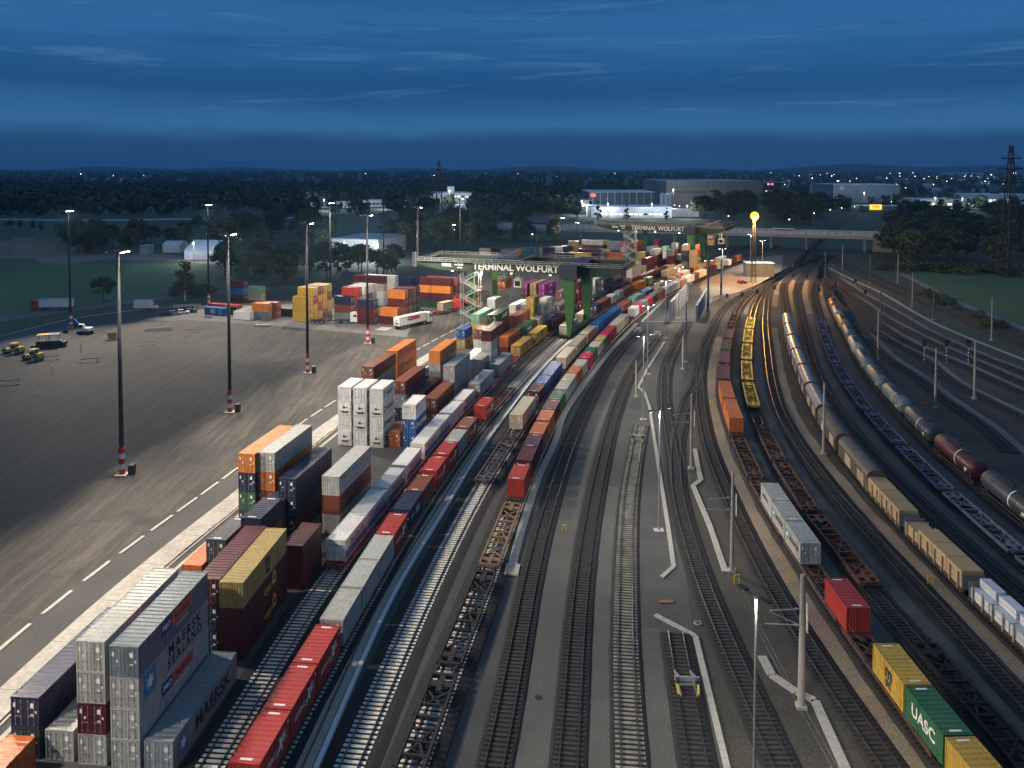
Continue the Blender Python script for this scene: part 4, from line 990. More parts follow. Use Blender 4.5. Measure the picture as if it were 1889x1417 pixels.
# ---------------------------------------------------------------- catenary masts, signals, buffers
def catmast(px,py,label,hgt=12.3,arm=0,dark=False,board=False,r=.26):
    x,y=U(px,py); root=thing('catenary_mast',label,'catenary mast',(x,y,0),-.1,'catenary masts'); mb=MB(); mb.tube((0,0,0),(0,0,hgt),r,r*.62,n=10); mb.build('pole',M('dark_mast',(.09,.09,.10),.6,.2,amt=.3) if dark else M('mast_concrete',(.34,.31,.27),.85,0,amt=.45),root)
    mb=MB(); mb.box(0,0,.15,.9,.9,.3); mb.build('base',conc,root)
    if arm:
        mb=MB(); s=arm; z=hgt*.62
        mb.tube((0,0,z+1.5),(s*2.9,0,z+1.2),.05); mb.tube((0,0,z),(s*3.3,0,z-.05),.05); mb.tube((s*2.9,0,z+1.1),(s*.5,0,z+.1),.05)
        for q in ((.35,z+1.48),(.35,z)): mb.tube((s*q[0],0,q[1]),(s*(q[0]+.35),0,q[1]),.1,n=8)
        mb.build('cantilever',steel,root)
    if board: mb=MB(); mb.box(.5,.3,hgt*.66,.06,.5,2.6); mb.build('board',white_p,root)
CM=[(1478,1305,1,True,'thick concrete'),(1350,1055,1,True,'concrete'),(1275,865,1,True,'concrete'),(1519,838,0,False,'grey'),(1259.7,682,0,False,'short pale'),(1173.5,733,0,False,'short grey'),(1619,663,0,False,'slim grey'),(1725,753,0,False,'leaning grey'),(1797,736,0,False,'slim grey'),(1829,629,0,False,'pale'),(1722,590,0,False,'dark'),(1683,567,0,False,'slim pale'),(1522,513,0,False,'dark'),(1538.6,549,0,False,'dark'),(1624,614,0,False,'dark'),(1605,523,0,False,'dark'),(1554,498,0,False,'slim'),(1656,522,0,False,'slim')]
for i,(px,py,a,b,d) in enumerate(CM): catmast(px,py,f"{d} catenary mast beside the tracks, {ordw(i)} of the line side masts",8 if d.startswith('short') else 12.3,-a if a else 0,d=='dark',b,.36 if d.startswith('thick') else .26)
catmast(1306,572,'thick dark mast beside the wash wall',19,0,True,False,.42); catmast(1330,545,'dark mast at the kerb corner of the depot yard',14,0,True,False,.38); catmast(1265,668,'dark mast between the two wash tracks',15,1,True,False,.22)
def signal(px,py,label,hgt=6.0,lit=True):
    x,y=U(px,py); root=thing('rail_signal',label,'rail signal',(x,y,0),0,'rail signals'); mb=MB()
    for k in range(10): mb.tube((0,0,hgt*.72*k/10),(0,0,hgt*.72*(k+1)/10),.09,n=8,mi=k%2)
    mb.build('pole',[white_p,dsteel],root); mb=MB(); mb.box(0,0,hgt*.86,.95,.3,1.55); mb.build('head',black,root); mb=MB(); mb.tube((0,-.2,hgt*.82),(0,-.16,hgt*.82),.16,n=10); mb.build('lens',steel,root)
for i,(px,py,l) in enumerate(((1704.6,670,1),(1745.5,670,1),(1786,671,1))): signal(px,py,f"black signal on a striped post, {ordw(i)} of the three beside the main line")
for i,(px,py) in enumerate(((1341,560),(1369,557),(1397,552),(1428,543),(1463,520),(1488,522),(1511,548),(1540,537),(1596,552),(1578,531),(1462,494))): signal(px,py,f"small signal at the track throat, {ordw(i)} in order of distance",3.2,i in(9,))
def buffer_stop(x,y,h,label,m=steel,w=True):
    root=thing('buffer_stop',label,'buffer stop',(x,y,0),-h,'buffer stops'); mb=MB()
    for s in (-.75,.75):
        mb.bar((s,-.2,.2),(s,-.2,1.35),.16); mb.bar((s,-.2,1.3),(s,2.0,.3),.14); mb.bar((s,-1.6,.3),(s,2.2,.3),.18)
    mb.box(0,-.25,1.1,2.3,.25,.4); mb.box(0,-.25,.55,1.9,.16,.2); mb.build('frame',m,root); mb=MB()
    for s in (-.9,.9): mb.tube((s,-.38,1.1),(s,-.75,1.1),.2,n=10)
    mb.build('buffer',dsteel,root); mb=MB()
    for s in (-1.0,1.0): mb.bar((s,-.5,.9),(s*.9,-1.3,.25),.2,.1)
    mb.build('skid',yel_p if w else m,root)
x,y=U(1176,815); buffer_stop(x,y,.2,'rusty buffer stop in the middle of the dusty track',concl,False)
x,y=U(1266,1270); buffer_stop(x,y,.05,'grey buffer stop with yellow arms on the short track')
x,y=U(1177,612); buffer_stop(x,y,.35,'buffer stop at the end of the dark track beside the slab',wrapw,False); x,y=U(1213,619); buffer_stop(x,y,.35,'buffer stop at the end of the track nearest the lamp posts',wrapw,False)
# overhead wires
wm=M('copper_wire',(.10,.10,.10),.4,.6,amt=.1)
for k,(offs,cvv) in enumerate(((-.2,t10),(.3,t9),(0,t12),(0,t14))):
    mb=MB(); d=0
    while d<200:
        a=cvv.at(d,offs);b=cvv.at(d+10,offs); s0=.5*((d%60)/30-1)**2; s1_=.5*(((d+10)%60 or 60)/30-1)**2 if (d+10)%60 else .5
        mb.tube((a[0],a[1],6.9),(b[0],b[1],6.9),.012,n=4,caps=False); mb.tube((a[0],a[1],7.6+s0),(b[0],b[1],7.6+s1_),.012,n=4,caps=False); d+=10
    o=mb.build('overhead_wire',wm); tag(o,['overhead wire pair above the track by the sandy path','overhead wire pair above the track along the pale cable trough','overhead wire pair above the empty wagons','overhead wire pair above the timber wagons'][k],'overhead wire')

# ---------------------------------------------------------------- ground
def math0(nt,sock,k):
    m=nt.nodes.new('ShaderNodeMath'); m.operation='MULTIPLY'; nt.links.new(sock,m.inputs[0]); m.inputs[1].default_value=k; return m.outputs[0]
def flat(name,pts,z,m,world=False):
    P=pts if world else [U(*p) for p in pts]
    a=sum(P[i][0]*P[(i+1)%len(P)][1]-P[(i+1)%len(P)][0]*P[i][1] for i in range(len(P)))
    if a<0: P=P[::-1]
    me=bpy.data.meshes.new(name); bm=bmesh.new(); f=bm.faces.new([bm.verts.new((x,y,z)) for x,y in P]); bmesh.ops.triangulate(bm,faces=[f]); bm.to_mesh(me); bm.free(); me.materials.append(m); return struct(obj(name,me))
gm=G('meadow_earth',(.035,.055,.028),(.065,.080,.040),.006,fine=60,spots=(.004,.62,(.075,.065,.04)))
mb=MB(); mb.add([(-9000,-300,-.06),(9000,-300,-.06),(9000,12200,-.06),(-9000,12200,-.06)],[(0,1,2,3)]); struct(mb.build('ground',gm))
grass=G('field_grass',(.050,.105,.034),(.075,.135,.044),.03,fine=40,b=.5)
apm,nt,bs=base_mat('worn_asphalt')
vr=coords(nt,(1.3,.10,1),.16); vo=coords(nt)
big=noise(nt,coords(nt,(.5,1.0,1),.16),.035,4,.55); stk=noise(nt,vr,.55,6,.7,.4); fin=noise(nt,vo,2.6,5,.75); pat=noise(nt,vo,.13,5,.6)
c=mix(nt,ramp(nt,big,(.40,0.),(.60,1.)),(.017,.0166,.0163),(.036,.033,.029)); c=mix(nt,ramp(nt,stk,(.46,0.),(.64,.85)),c,(.075,.064,.051)); c=mix(nt,ramp(nt,pat,(.55,0.),(.70,.75)),c,(.014,.014,.015))
c=mix(nt,1.0,c,ramp(nt,fin,(.3,.65),(.7,1.3)),'MULTIPLY')
bk=nt.nodes.new('ShaderNodeTexBrick'); nt.links.new(coords(nt,(1,1,1),.16),bk.inputs['Vector']); bk.inputs['Scale'].default_value=1; bk.inputs['Brick Width'].default_value=28; bk.inputs['Row Height'].default_value=11; bk.inputs['Mortar Size'].default_value=.07; bk.inputs['Mortar Smooth'].default_value=.3
c=mix(nt,math0(nt,bk.outputs['Fac'],.5),c,(.08,.075,.066))
nt.links.new(c,bs.inputs['Base Color']); bs.inputs['Roughness'].default_value=.85; bump(nt,bs,fin,.25,.02)
yam=G('yard_asphalt',(.040,.040,.041),(.060,.058,.056),.12,fine=40,b=.25)
frm=G('fresh_asphalt',(.012,.013,.016),(.018,.018,.022),.1,fine=50,b=.05,rough=.6)
rdm=G('road_asphalt',(.10,.10,.10),(.13,.125,.12),.1,fine=40,b=.2)
grv=G('grey_fine_gravel',(.068,.070,.066),(.098,.098,.090),.12,fine=60,b=.4)
snd=G('sandy_gravel',(.19,.145,.10),(.30,.235,.165),.1,fine=40,b=.5)
lgv=G('pale_gravel',(.13,.125,.12),(.24,.22,.20),.1,fine=40,b=.4)
yardz=G('track_bed_gravel',(.045,.048,.050),(.075,.076,.074),.12,fine=50,b=.5)
dbed=G('weedy_track_bed',(.035,.033,.026),(.070,.062,.048),.07,fine=50,b=.5)
dirt=G('bare_earth',(.15,.125,.10),(.24,.20,.165),.05,fine=40,b=.5)
W=lambda cv,o,a,b,st=8: [cv.at(a+(b-a)*i/st,o)[:2] for i in range(st+1)]
flat('track_field',[(-35,10)]+[(90,10),(110,110)]+[U(*p) for p in ((1889,668),(1785,626),(1690,582),(1600,535),(1540,500),(1505,470),(1495,455))]+[(140,470)]+W(T1,6,T1.L-20,0,14),-.02,dbed,True)
mbx=MB(); ribbon(mbx,T1,-29,16,.0,0,440); struct(mbx.build('yard_pavement',yam))
mbx=MB(); ribbon(mbx,T1,16,42,-.008,0,215); struct(mbx.build('track_bed',yardz))
flat('apron',[(-220,-20)]+W(T1,-29.2,0,430,16)+[U(1010,470),U(880,478),U(760,500),U(700,512),U(560,538),U(470,548),U(372,566),U(265,589.5),U(209,604),U(110,628),U(0,655),U(-300,740)],-.012,apm,True)
flat('fresh_road',[(-300,742),(-300,700),(0,622.5),(60,606),(119,592),(212,577.5),(317.6,567),(345,564),(358,570),(355,576),(265,589),(209,603.5),(110,627.5),(0,655)],-.005,frm)
kb=C((-300,699),(0,621.5),(60,605),(119,591),(212,576.7),(317.6,566),(372,561)); mb=MB(); sweep(mb,kb,0,.35,0,.14); struct(mb.build('kerb',concl))
kb2=C((265,590),(300,588.5),(330,589.5),(360,585),(376,575),(385,567)); mb=MB(); ribbon(mb,kb2,0,6,.0); 
flat('parking_pavement',[(265,589.5),(310,592),(345,590.5),(385,592),(520,602),(640,613),(750,622),(760,600),(560,560),(372,566)],-.006,rdm)
rd=C((-200,614),(0,589),(75,578.5),(151,569),(238,556),(330,546.5),(420,539),(560,528)); mb=MB(); ribbon(mb,rd,-4.5,4.5,-.01); struct(mb.build('public_road',rdm))
mb=MB(); ribbon(mb,rd,-8.5,-5.6,-.012); struct(mb.build('footpath',rdm))
flat('left_field',[(-400,640),(0,580),(75,571),(151,562),(238,549),(330,538),(430,530),(440,500),(330,487),(230,487),(150,487),(0,470),(-400,470)],-.03,grass)
flat('earth_yard',[(95,492),(200,478),(330,482),(440,492),(440,478),(250,466),(150,465),(0,466),(-200,470),(-200,476),(0,476),(60,478)],-.025,dirt)
flat('right_field',[(1620,487),(1700,521),(1790,564),(1889,602),(2200,735),(2300,520),(1889,507),(1760,499)],-.03,grass)
pth=C((1610,483),(1640,495),(1693,520),(1749.5,550),(1832.6,584.6),(1889,606),(2000,655)); mb=MB(); ribbon(mb,pth,-1.6,1.6,-.01); struct(mb.build('footpath',G('pale_asphalt_path',(.17,.17,.17),(.22,.22,.21),.1,fine=40)))
vg=C((1600,512),(1640,532),(1700,553),(1785,580),(1889,617)); mb=MB(); 
trf=C((1497,473.7),(1535,497.5),(1572,516),(1625,540),(1690,578),(1719,594),(1785,623),(1851,649),(1930,680)); mb=MB(); ribbon(mb,trf,-.7,.7,.03); struct(mb.build('cable_trough',concl))
# sandy strips and gravel walkways between tracks
def strip(name,cv,o0,o1,s0,s1,m,z=.004):
    mb=MB(); ribbon(mb,cv,o0,o1,z,s0,s1,3.0)
    e=Random_edge(mb); return struct(mb.build(name,m))
def Random_edge(mb):
    rr=random.Random(len(mb.v)); 
    for i in range(len(mb.v)): x,y,z=mb.v[i]; mb.v[i]=(x+rr.uniform(-.14,.14),y,z)
strip('gravel_path',TR['T5'],1.62,4.35,0,160,grv); strip('gravel_path',TR['T6'],1.62,3.35,0,104,grv); strip('gravel_path',TR['T7'],1.62,3.7,0,55,grv); strip('gravel_path',TR['T5'],1.62,4.3,160,225,yardz,.006)
strip('sandy_path',t11,-3.9,-1.75,5,215,snd); strip('sandy_path',t11,1.9,3.9,5,230,grv,.004); strip('sandy_path',t13,1.75,3.5,5,230,snd); strip('sandy_path',t14,2.0,3.7,5,230,grv); strip('sandy_path',t12,1.9,3.7,5,240,grv); strip('sandy_path',t15,1.9,3.6,5,240,grv); strip('sandy_path',t16,2.0,4.8,5,240,grv)
for k,(cv,a,b) in enumerate(((t13,270,350),(t14,250,330),(t15,235,320),(t16,230,320),(t17,260,320),(t11,255,310),(t12,265,330))): strip('sandy_path',cv,2.0,3.8,a,b,snd,.006)
for i in (0,1,2,3,4): strip('sandy_path',TR['R%d'%i],1.85,3.4,0,TR['R%d'%i].L*.9,lgv,.005)
def trough(pts,w,label=None):
    cv=C(*pts,smooth=False) if len(pts)<4 else Curve([U(*p) for p in pts],smooth=False); mb=MB(); P=cv.P
    for a,b in zip(P,P[1:]):
        L=hypot(b[0]-a[0],b[1]-a[1]); n=max(1,round(L/1.0)); h=atan2(b[0]-a[0],b[1]-a[1])
        for k in range(n):
            t=(k+.5)/n; mb.box(a[0]+(b[0]-a[0])*t,a[1]+(b[1]-a[1])*t,.07,w,L/n-.04,.14,-h)
    o=mb.build('cable_trough',concl); struct(o); return o
trough([(1220.5,1066),(1242.7,1046.5),(1233,977),(1220.5,898),(1198,750),(1189,725),(1177.7,714.7),(1193,683),(1226,631)],.55)
trough([(1282,829),(1288,863.6),(1293,886),(1278.5,897),(1309,970),(1338,1056)],.72)
trough([(1209,1135.5),(1282.6,1174),(1341,1417),(1352,1470)],.55)
trough([(1405.7,1212),(1424,1247),(1470,1278),(1503,1293.5),(1558.5,1417),(1575,1460)],.85)
w5=C((945,1045),(960.6,979),(976.5,932.8),(1001.6,860),(1022,825.7),(1039,766),(1061.7,733),(1096,685.6),(1124,650),(1153,619.4),(1174.4,597)); mb=MB(); d=.5
while d<w5.L: p=w5.at(d); mb.box(p[0],p[1],.1,1.05,.93,.2,-p[2]); d+=1.0
struct(mb.build('cable_trough',concl)); p=w5.at(0); mb=MB(); mb.box(p[0],p[1]-1,.1,1.7,2.6,.22,-p[2]); struct(mb.build('cable_trough',concl))
# dashed concrete barriers along the apron
d=2.0;i=0
while d<250:
    p=T1.at(d+2.6,-28.6); mb=MB(); mb.box(0,0,.05,.50,4.9,.10); mb.box(0,0,.115,.36,4.9,.03); o=mb.build('concrete_barrier',concl,None,(p[0],p[1],0),-p[2]); tag(o,f"low pale concrete barrier, {ordw(i)} from the near end of the apron edge line",'barrier','concrete barriers along the apron edge'); d+=6.2;i+=1
# small things on the gravel
def post(px,py,label,m,hgt=1.1,w=.35,name='marker_post',cat='marker post',group='small posts'):
    x,y=U(px,py); mb=MB(); mb.tube((-w/2,0,0),(-w/2,0,hgt),.06,n=6); mb.tube((w/2,0,0),(w/2,0,hgt),.06,n=6); mb.bar((-w/2-.06,0,hgt),(w/2+.06,0,hgt),.12); o=mb.build(name,m,None,(x,y,0)); tag(o,label,cat,group)
for px,py,l in ((1041,983,'yellow stand between the two middle gravel tracks'),(1359,1076,'yellow stand at the foot of the second catenary mast'),(1459,1076,'yellow stand on the sandy path near the grey containers'),(1716,1079,'yellow stand on the path beside the timber train'),(1312,748,'yellow stand beside the orange container track'),(1704,753,'yellow stand beside the empty track')): post(px,py,l,yel_p,1.0,.55,'yellow_stand','stand','yellow stands')
for i,(px,py) in enumerate(((149,648),(96.5,687),(224,650),(257,619),(316,624),(387,605),(70,668),(330,577),(480,606))): post(px,py,f"small pale marker post on the apron, {ordw(i)} of the loose posts",white_p if i%2 else yel_p,1.7,.3)
for i,(px,py) in enumerate(((91,664),(164,668),(17,709),(358,613),(272,636))):
    x,y=U(px,py); mb=MB(); mb.bar((-2.1,0,.75),(2.1,.6,.95),.14,.24); 
    for s in (-2,2): mb.box(s,s*.14,.06,.9,.4,.12); mb.bar((s,s*.14,.1),(s,s*.14,.9),.08)
    o=mb.build('bar_barrier',concl,None,(x,y,0)); tag(o,f"pale bar barrier on two feet on the apron, {ordw(i)} of five",'barrier','bar barriers on the apron')
for i,(px,py,L,a) in enumerate(((292,610,7.5,.35),(384,587,2.2,.2),(410,577,8,.4),(345,566,9,.3),(380,568,8,.5))):
    x,y=U(px,py); mb=MB(); mb.box(0,0,.2,L,.8,.4); mb.box(0,0,.65,L,.3,.5); o=mb.build('concrete_block',concl,None,(x,y,0),a); tag(o,f"pale concrete wall element lying on the apron, {ordw(i)} of the loose ones",'concrete block','loose concrete elements')
x,y=U(708,607); mb=MB(); mb.box(0,0,.05,4,4.5,.1); struct(mb.build('hatch_slab',concl,None,(x,y,0),-.3)); x,y=U(484,602); mb=MB(); mb.box(0,0,.3,4.5,1.2,.5); o=mb.build('concrete_block',concl,None,(x,y,0)); tag(o,'low pale slab lying below the orange topped pile','concrete block','loose concrete elements')
x,y=U(1229,1111); mb=MB(); mb.box(0,0,.06,1.6,.55,.12); o=mb.build('rusty_plate',rusto,None,(x,y,0)); tag(o,'small rusty plate lying on the gravel','plate')
x,y=U(1287,1150); mb=MB(); mb.tube((0,0,0),(0,0,.08),.42,n=16); mb.tube((0,0,.08),(0,0,.1),.3,n=16,mi=1); o=mb.build('manhole_cover',[concl,dsteel],None,(x,y,0)); tag(o,'round manhole ring in the gravel near the short track','manhole')
x,y=U(993,1287); mb=MB(); mb.tube((0,0,0),(0,0,.05),.32,n=16); o=mb.build('manhole_cover',dsteel,None,(x,y,0)); tag(o,'dark manhole cover in the gravel path','manhole')
# wash slab with two walls beside the far tracks
flat('wash_slab',[(1184,594),(1300,592),(1300,540),(1262,535),(1232,547)],.012,yam)
def wall(p,q,hgt,th,m,label):
    P=U(*p);Q=U(*q); mb=MB(); mb.bar((P[0],P[1],hgt/2),(Q[0],Q[1],hgt/2),th,hgt); L=hypot(Q[0]-P[0],Q[1]-P[1]); 
    o=mb.build('noise_wall',m); tag(o,label,'wall','concrete walls of the wash slab')
    n=int(L/4)
    for k in range(n+1):
        t=k/n; m2=MB(); m2.box(P[0]+(Q[0]-P[0])*t,P[1]+(Q[1]-P[1])*t,hgt/2+.1,th+.35,.4,hgt+.3); m2.build('pillar',conc,o)
wall((1237,594),(1268,553),6.3,.5,conc,'left concrete wall of the wash slab facing the trains'); wall((1285,594),(1304,557),5.2,.4,M('pale_wall_panel',(.42,.44,.48),.6,0,amt=.25),'pale panel wall of the wash slab beside the dark mast')
for a,b,c in (((1184,595.5),(1296,593.5),.3),((1184,595),(1232,548),.3)):
    P=U(*a);Q=U(*b); mb=MB(); mb.bar((P[0],P[1],.12),(Q[0],Q[1],.12),.4,.24); struct(mb.build('kerb',concl))
flat('depot_pavement',[(1310,560),(1330,548),(1352,543),(1372,535),(1440,507),(1445,470),(1380,478),(1300,515),(1290,530)],.008,dirt)
for pts in ([(1310,560),(1314,547),(1330,546),(1355,541)],[(1355,541),(1400,523),(1420,512)],[(1184,594),(1240,535),(1320,492),(1400,474)]):
    cv=C(*pts,smooth=False); mb=MB(); sweep(mb,cv,0,.5,0,.2); struct(mb.build('kerb',concl))
HAZE=0.8e-4
DENOISE=True
# ---------------------------------------------------------------- vehicles
def wheels(root,pts,r=.34,w=.22,name='wheel'):
    for x,y in pts: m=MB(); m.tube((-w/2,0,r),(w/2,0,r),r,n=14); m.tube((-w/2-.01,0,r),(w/2+.01,0,r),r*.55,n=10,mi=1); m.build(name,[black,steel],root,(x,y,0))
def car(px,py,ang,m,label,loc=None):
    x,y=loc or U(px,py); root=thing('parked_car',label,'car',(x,y,.0),ang,'parked cars'); 
    sec=[(-2.15,.35,.62,.78),(-2.05,.3,.86,.84),(-1.3,.28,.95,.86),(1.2,.28,.92,.86),(2.0,.3,.80,.82),(2.15,.36,.6,.74)]; vs=[]
    for yy,zb,zt,hw in sec: vs+=[(-hw,yy,zb),(hw,yy,zb),(hw,yy,zt-.08),(hw*.94,yy,zt),(-hw*.94,yy,zt),(-hw,yy,zt-.08)]
    mb=MB(); n=len(sec); mb.add(vs,[(6*i+j,6*i+(j+1)%6,6*i+6+(j+1)%6,6*i+6+j) for i in range(n-1) for j in range(6)]+[(5,4,3,2,1,0),tuple(6*n-6+j for j in range(6))]); 
    mb.add([(-.6,-1.5,1.42),(.6,-1.5,1.42),(.6,.2,1.45),(-.6,.2,1.45)],[(0,1,2,3)]); mb.build('body',m,root,smooth=False)
    g=MB(); vs=[(-.8,-2.0,.9),(.8,-2.0,.9),(.8,1.05,.9),(-.8,1.05,.9),(-.62,-1.5,1.41),(.62,-1.5,1.41),(.62,.25,1.44),(-.62,.25,1.44)]
    g.add(vs,[(0,1,5,4),(1,2,6,5),(2,3,7,6),(3,0,4,7),(4,5,6,7)]); g.build('window',glass,root); wheels(root,[(-.78,-1.3),(.78,-1.3),(-.78,1.35),(.78,1.35)])
    for s in (-.6,.6): q=MB(); q.box(s,2.13,.68,.3,.06,.14); q.build('headlight',white_p,root)
    return root
cp=[M('black_car_paint',(.015,.016,.018),.25,.3,amt=.1),M('silver_car_paint',(.35,.36,.38),.3,.5,amt=.1),white_p,M('dark_car_paint',(.03,.03,.035),.25,.3,amt=.1)]
for (px,py,l),m in zip(((307,583,'black hatchback parked first on the apron edge'),(322,581,'silver grey car parked beside the black hatchback'),(337,579,'white estate car between the silver and the dark car'),(352,577,'dark car parked last at the kerb end')),cp): car(px,py,-1.25,m,l)
car(1369,523,-1.3,red_p,'red car parked on the depot yard by the lattice mast')
for i in range(14): x,y=pxm(575+i*4+(i%3)*3,430-(i%4)*14); car(0,0,.4,cp[i%4],f"parked car in the lot left of the white hall, {ordw(i)} along the row",(x,y))
def truck_cab(root,y,m,hgt=3.6):
    mb=MB(); sec=[(-1.1,.6,hgt-.2),(.4,.6,hgt),(1.0,.6,hgt-.5),(1.25,.5,2.1),(1.3,.45,.8)]; vs=[]
    for yy,zb,zt in sec: vs+=[(-1.22,yy,zb),(1.22,yy,zb),(1.18,yy,zt),(-1.18,yy,zt)]
    mb.add(vs,[(4*i+j,4*i+(j+1)%4,4*i+4+(j+1)%4,4*i+4+j) for i in range(4) for j in range(4)]+[(3,2,1,0),(16,17,18,19)]); c=mb.build('cab',m,root,(0,y,0))
    g=MB(); g.add([(-1.05,1.04,hgt-.62),(1.05,1.04,hgt-.62),(1.08,1.27,2.15),(-1.08,1.27,2.15)],[(0,3,2,1)]); g.box(1.215,.35,2.5,.02,.9,.7); g.box(-1.215,.35,2.5,.02,.9,.7); g.build('window',glass,c)
    m2=MB(); m2.box(0,1.33,.75,2.3,.12,.5); 
    for s in (-1.35,1.35): m2.box(s,1.1,2.4,.15,.25,.6)
    m2.build('bumper',dsteel,c)
def lorry(px,py,ang,cabm,label,box=None,boxL=12.2,trailer=True,loc=None,cz=1.2):
    x,y=loc or U(px,py); root=thing('lorry',label,'lorry',(x,y,0),ang,'lorries about the yard'); L=boxL
    truck_cab(root,L/2+1.6,cabm); mb=MB(); 
    for s in (-.45,.45): mb.bar((s,-L/2,1.05),(s,L/2+2.4,.95),.14,.28)
    for k in range(6): mb.box(0,-L/2+.3+k*(L-.6)/5,1.08,2.4,.2,.16)
    mb.box(0,L/2-2.5,.8,2.2,1.2,.5); mb.build('chassis',dsteel if box!='pink' else red_p,root)
    wheels(root,[(s,yy) for s in (-1.05,1.05) for yy in (-L/2+1.2,-L/2+2.5,-L/2+3.8,L/2-.9,L/2+2.2)],.5,.32)
    if box and box!='pink': m=MB(); m.box(0,0,2.55,2.5,L,2.7); b=m.build('box_body',box,root); m=MB(); m.box(0,0,3.92,2.54,L+.04,.08); m.build('roof_rail',steel,b)
    return root,x,y
lorry(608,596.5,-1.52,white_p,'white cab lorry with an empty container trailer passing the stacks')
r_,x,y=lorry(757,603,-.62,white_p,'lorry with a dark cab carrying a white cooling container',boxL=12.2)
container(x,y,1.23,.62,L40,'w','on the lorry turning past the orange fronted pile','containers on lorries','PN',reefer=True,door=False)
r_,x,y=lorry(822,577,-.55,red_p,'lorry with a pinkish red trailer below the green crane','pink',boxL=12.2)
container(x,y,1.23,.55,L20,'c','on the red trailer below the crane','containers on lorries',door=True)
def van(px,py,ang,label,loc=None):
    x,y=loc or U(px,py); root=thing('box_van',label,'van',(x,y,0),ang); m=MB(); m.box(0,-1.0,1.95,2.3,5.6,2.6); m.build('box_body',white_p,root)
    m=MB(); m.add([(-1,1.8,.5),(1,1.8,.5),(1,3.7,.5),(-1,3.7,.5),(-1,1.8,2.3),(1,1.8,2.3),(.95,2.5,2.25),(-.95,2.5,2.25),(-1,3.0,1.4),(1,3.0,1.4),(1,3.7,1.2),(-1,3.7,1.2)],[(4,5,6,7),(7,6,9,8),(8,9,10,11),(11,10,2,3),(1,2,10,9),(1,9,6,5),(3,0,8,11),(0,4,7,8)]); c=m.build('cab',white_p,root)
    m=MB(); m.add([(-.85,2.62,2.2),(.85,2.62,2.2),(.9,3.02,1.48),(-.9,3.02,1.48)],[(0,3,2,1)]); m.build('window',glass,c); m=MB(); m.box(0,0,.6,1.6,7,.25); m.build('chassis',dsteel,root); wheels(root,[(-.9,-2.3),(.9,-2.3),(-.9,2.6),(.9,2.6)],.4)
van(270,571,-1.52,'white box van driving on the road beyond the fresh asphalt')
lorry(104,572,1.62,red_p,'red cab lorry with a white box on the public road',white_p,10.5)
# terminal tractors / reach stackers
def reach(px,py,ang,label):
    x,y=U(px,py); root=thing('reach_stacker',label,'reach stacker',(x,y,0),ang,'orange reach stackers'); m=MB(); m.box(0,0,1.5,3.0,6.0,1.3); m.box(0,-2.6,2.3,2.8,1.6,1.4); m.build('body',org_p,root)
    m=MB(); m.box(0,.2,3.1,1.5,1.7,1.7); c=m.build('cab',dsteel,root); m=MB(); m.box(0,1.07,3.2,1.3,.04,1.2); m.build('window',glass,c)
    m=MB(); m.bar((.0,-2.6,3.5),(0,4.6,5.6),.8,.9); m.bar((0,4.6,5.6),(0,4.9,4.6),.5); m.build('boom',org_p,root); m=MB(); m.box(0,4.9,4.4,6.0,.9,.5); m.build('spreader',dsteel,root); wheels(root,[(-1.5,2.2),(1.5,2.2),(-1.3,-2.2),(1.3,-2.2)],.85,.6)
reach(832,566,.6,'orange reach stacker left of the stair tower'); reach(873,563,-.5,'orange reach stacker right of the stair tower')
# road machines
def roller(px,py,ang,label,canopy=True):
    x,y=U(px,py); root=thing('road_roller',label,'road roller',(x,y,0),ang,'yellow road rollers'); m=MB(); m.box(0,-1.1,1.05,1.9,2.4,.9); m.box(0,-1.6,1.6,1.7,1.3,.5); m.box(0,1.2,.9,.5,1.6,.4); m.build('body',yel_p,root)
    m=MB(); m.box(0,.0,1.75,1.5,1.2,.9); c=m.build('cab',glass,root); m=MB(); m.box(0,0,2.75,1.9,1.8,.12)
    for a in (-.8,.8):
        for b in (-.75,.75): m.bar((a,b,1.4),(a,b,2.7),.09)
    m.build('canopy',yel_p,c); m=MB(); m.tube((-1.0,2.1,.72),(1.0,2.1,.72),.72,n=20); m.build('drum',dsteel,root); m=MB()
    for s in (-1.1,1.1): m.bar((s,.6,.8),(s,2.3,.8),.14,.3)
    m.box(0,2.95,.8,2.3,.14,.3); m.build('drum_frame',yel_p,root); wheels(root,[(-.85,-1.5),(.85,-1.5)],.72,.5)
roller(27,652,1.4,'yellow road roller with canopy standing at the asphalt edge'); roller(63,664,1.3,'yellow road roller nearest to the camera, by the bar barrier')
x,y=U(92,640); root=thing('asphalt_paver','black asphalt paver under a yellow and a pale canopy','paver',(x,y,0),-1.25); m=MB(); m.box(0,0,1.1,2.5,6.2,1.2); m.box(0,3.3,.9,3.0,1.6,1.0); m.box(0,-3.6,.5,3.6,1.4,.7); m.build('body',dsteel,root)
for yy,mt in ((-1.6,yel_p),(1.1,concl)):
    m=MB(); m.box(0,yy,3.5,2.5,2.7,.14); c=m.build('canopy',mt,root); m=MB()
    for a in (-1.1,1.1):
        for b in (-1.1,1.1): m.bar((a,yy+b,1.6),(a,yy+b,3.5),.08)
    m.build('canopy_post',dsteel,c)
m=MB()
for s in (-1.05,1.05): m.box(s,0,.45,.4,4.4,.9)
m.build('crawler',black,root)
x,y=U(157,616); root=thing('excavator','excavator with white cab and blue boom by the striped mast','excavator',(x,y,0),1.45); m=MB()
for s in (-1.0,1.0): m.box(s,0,.45,.55,3.6,.9)
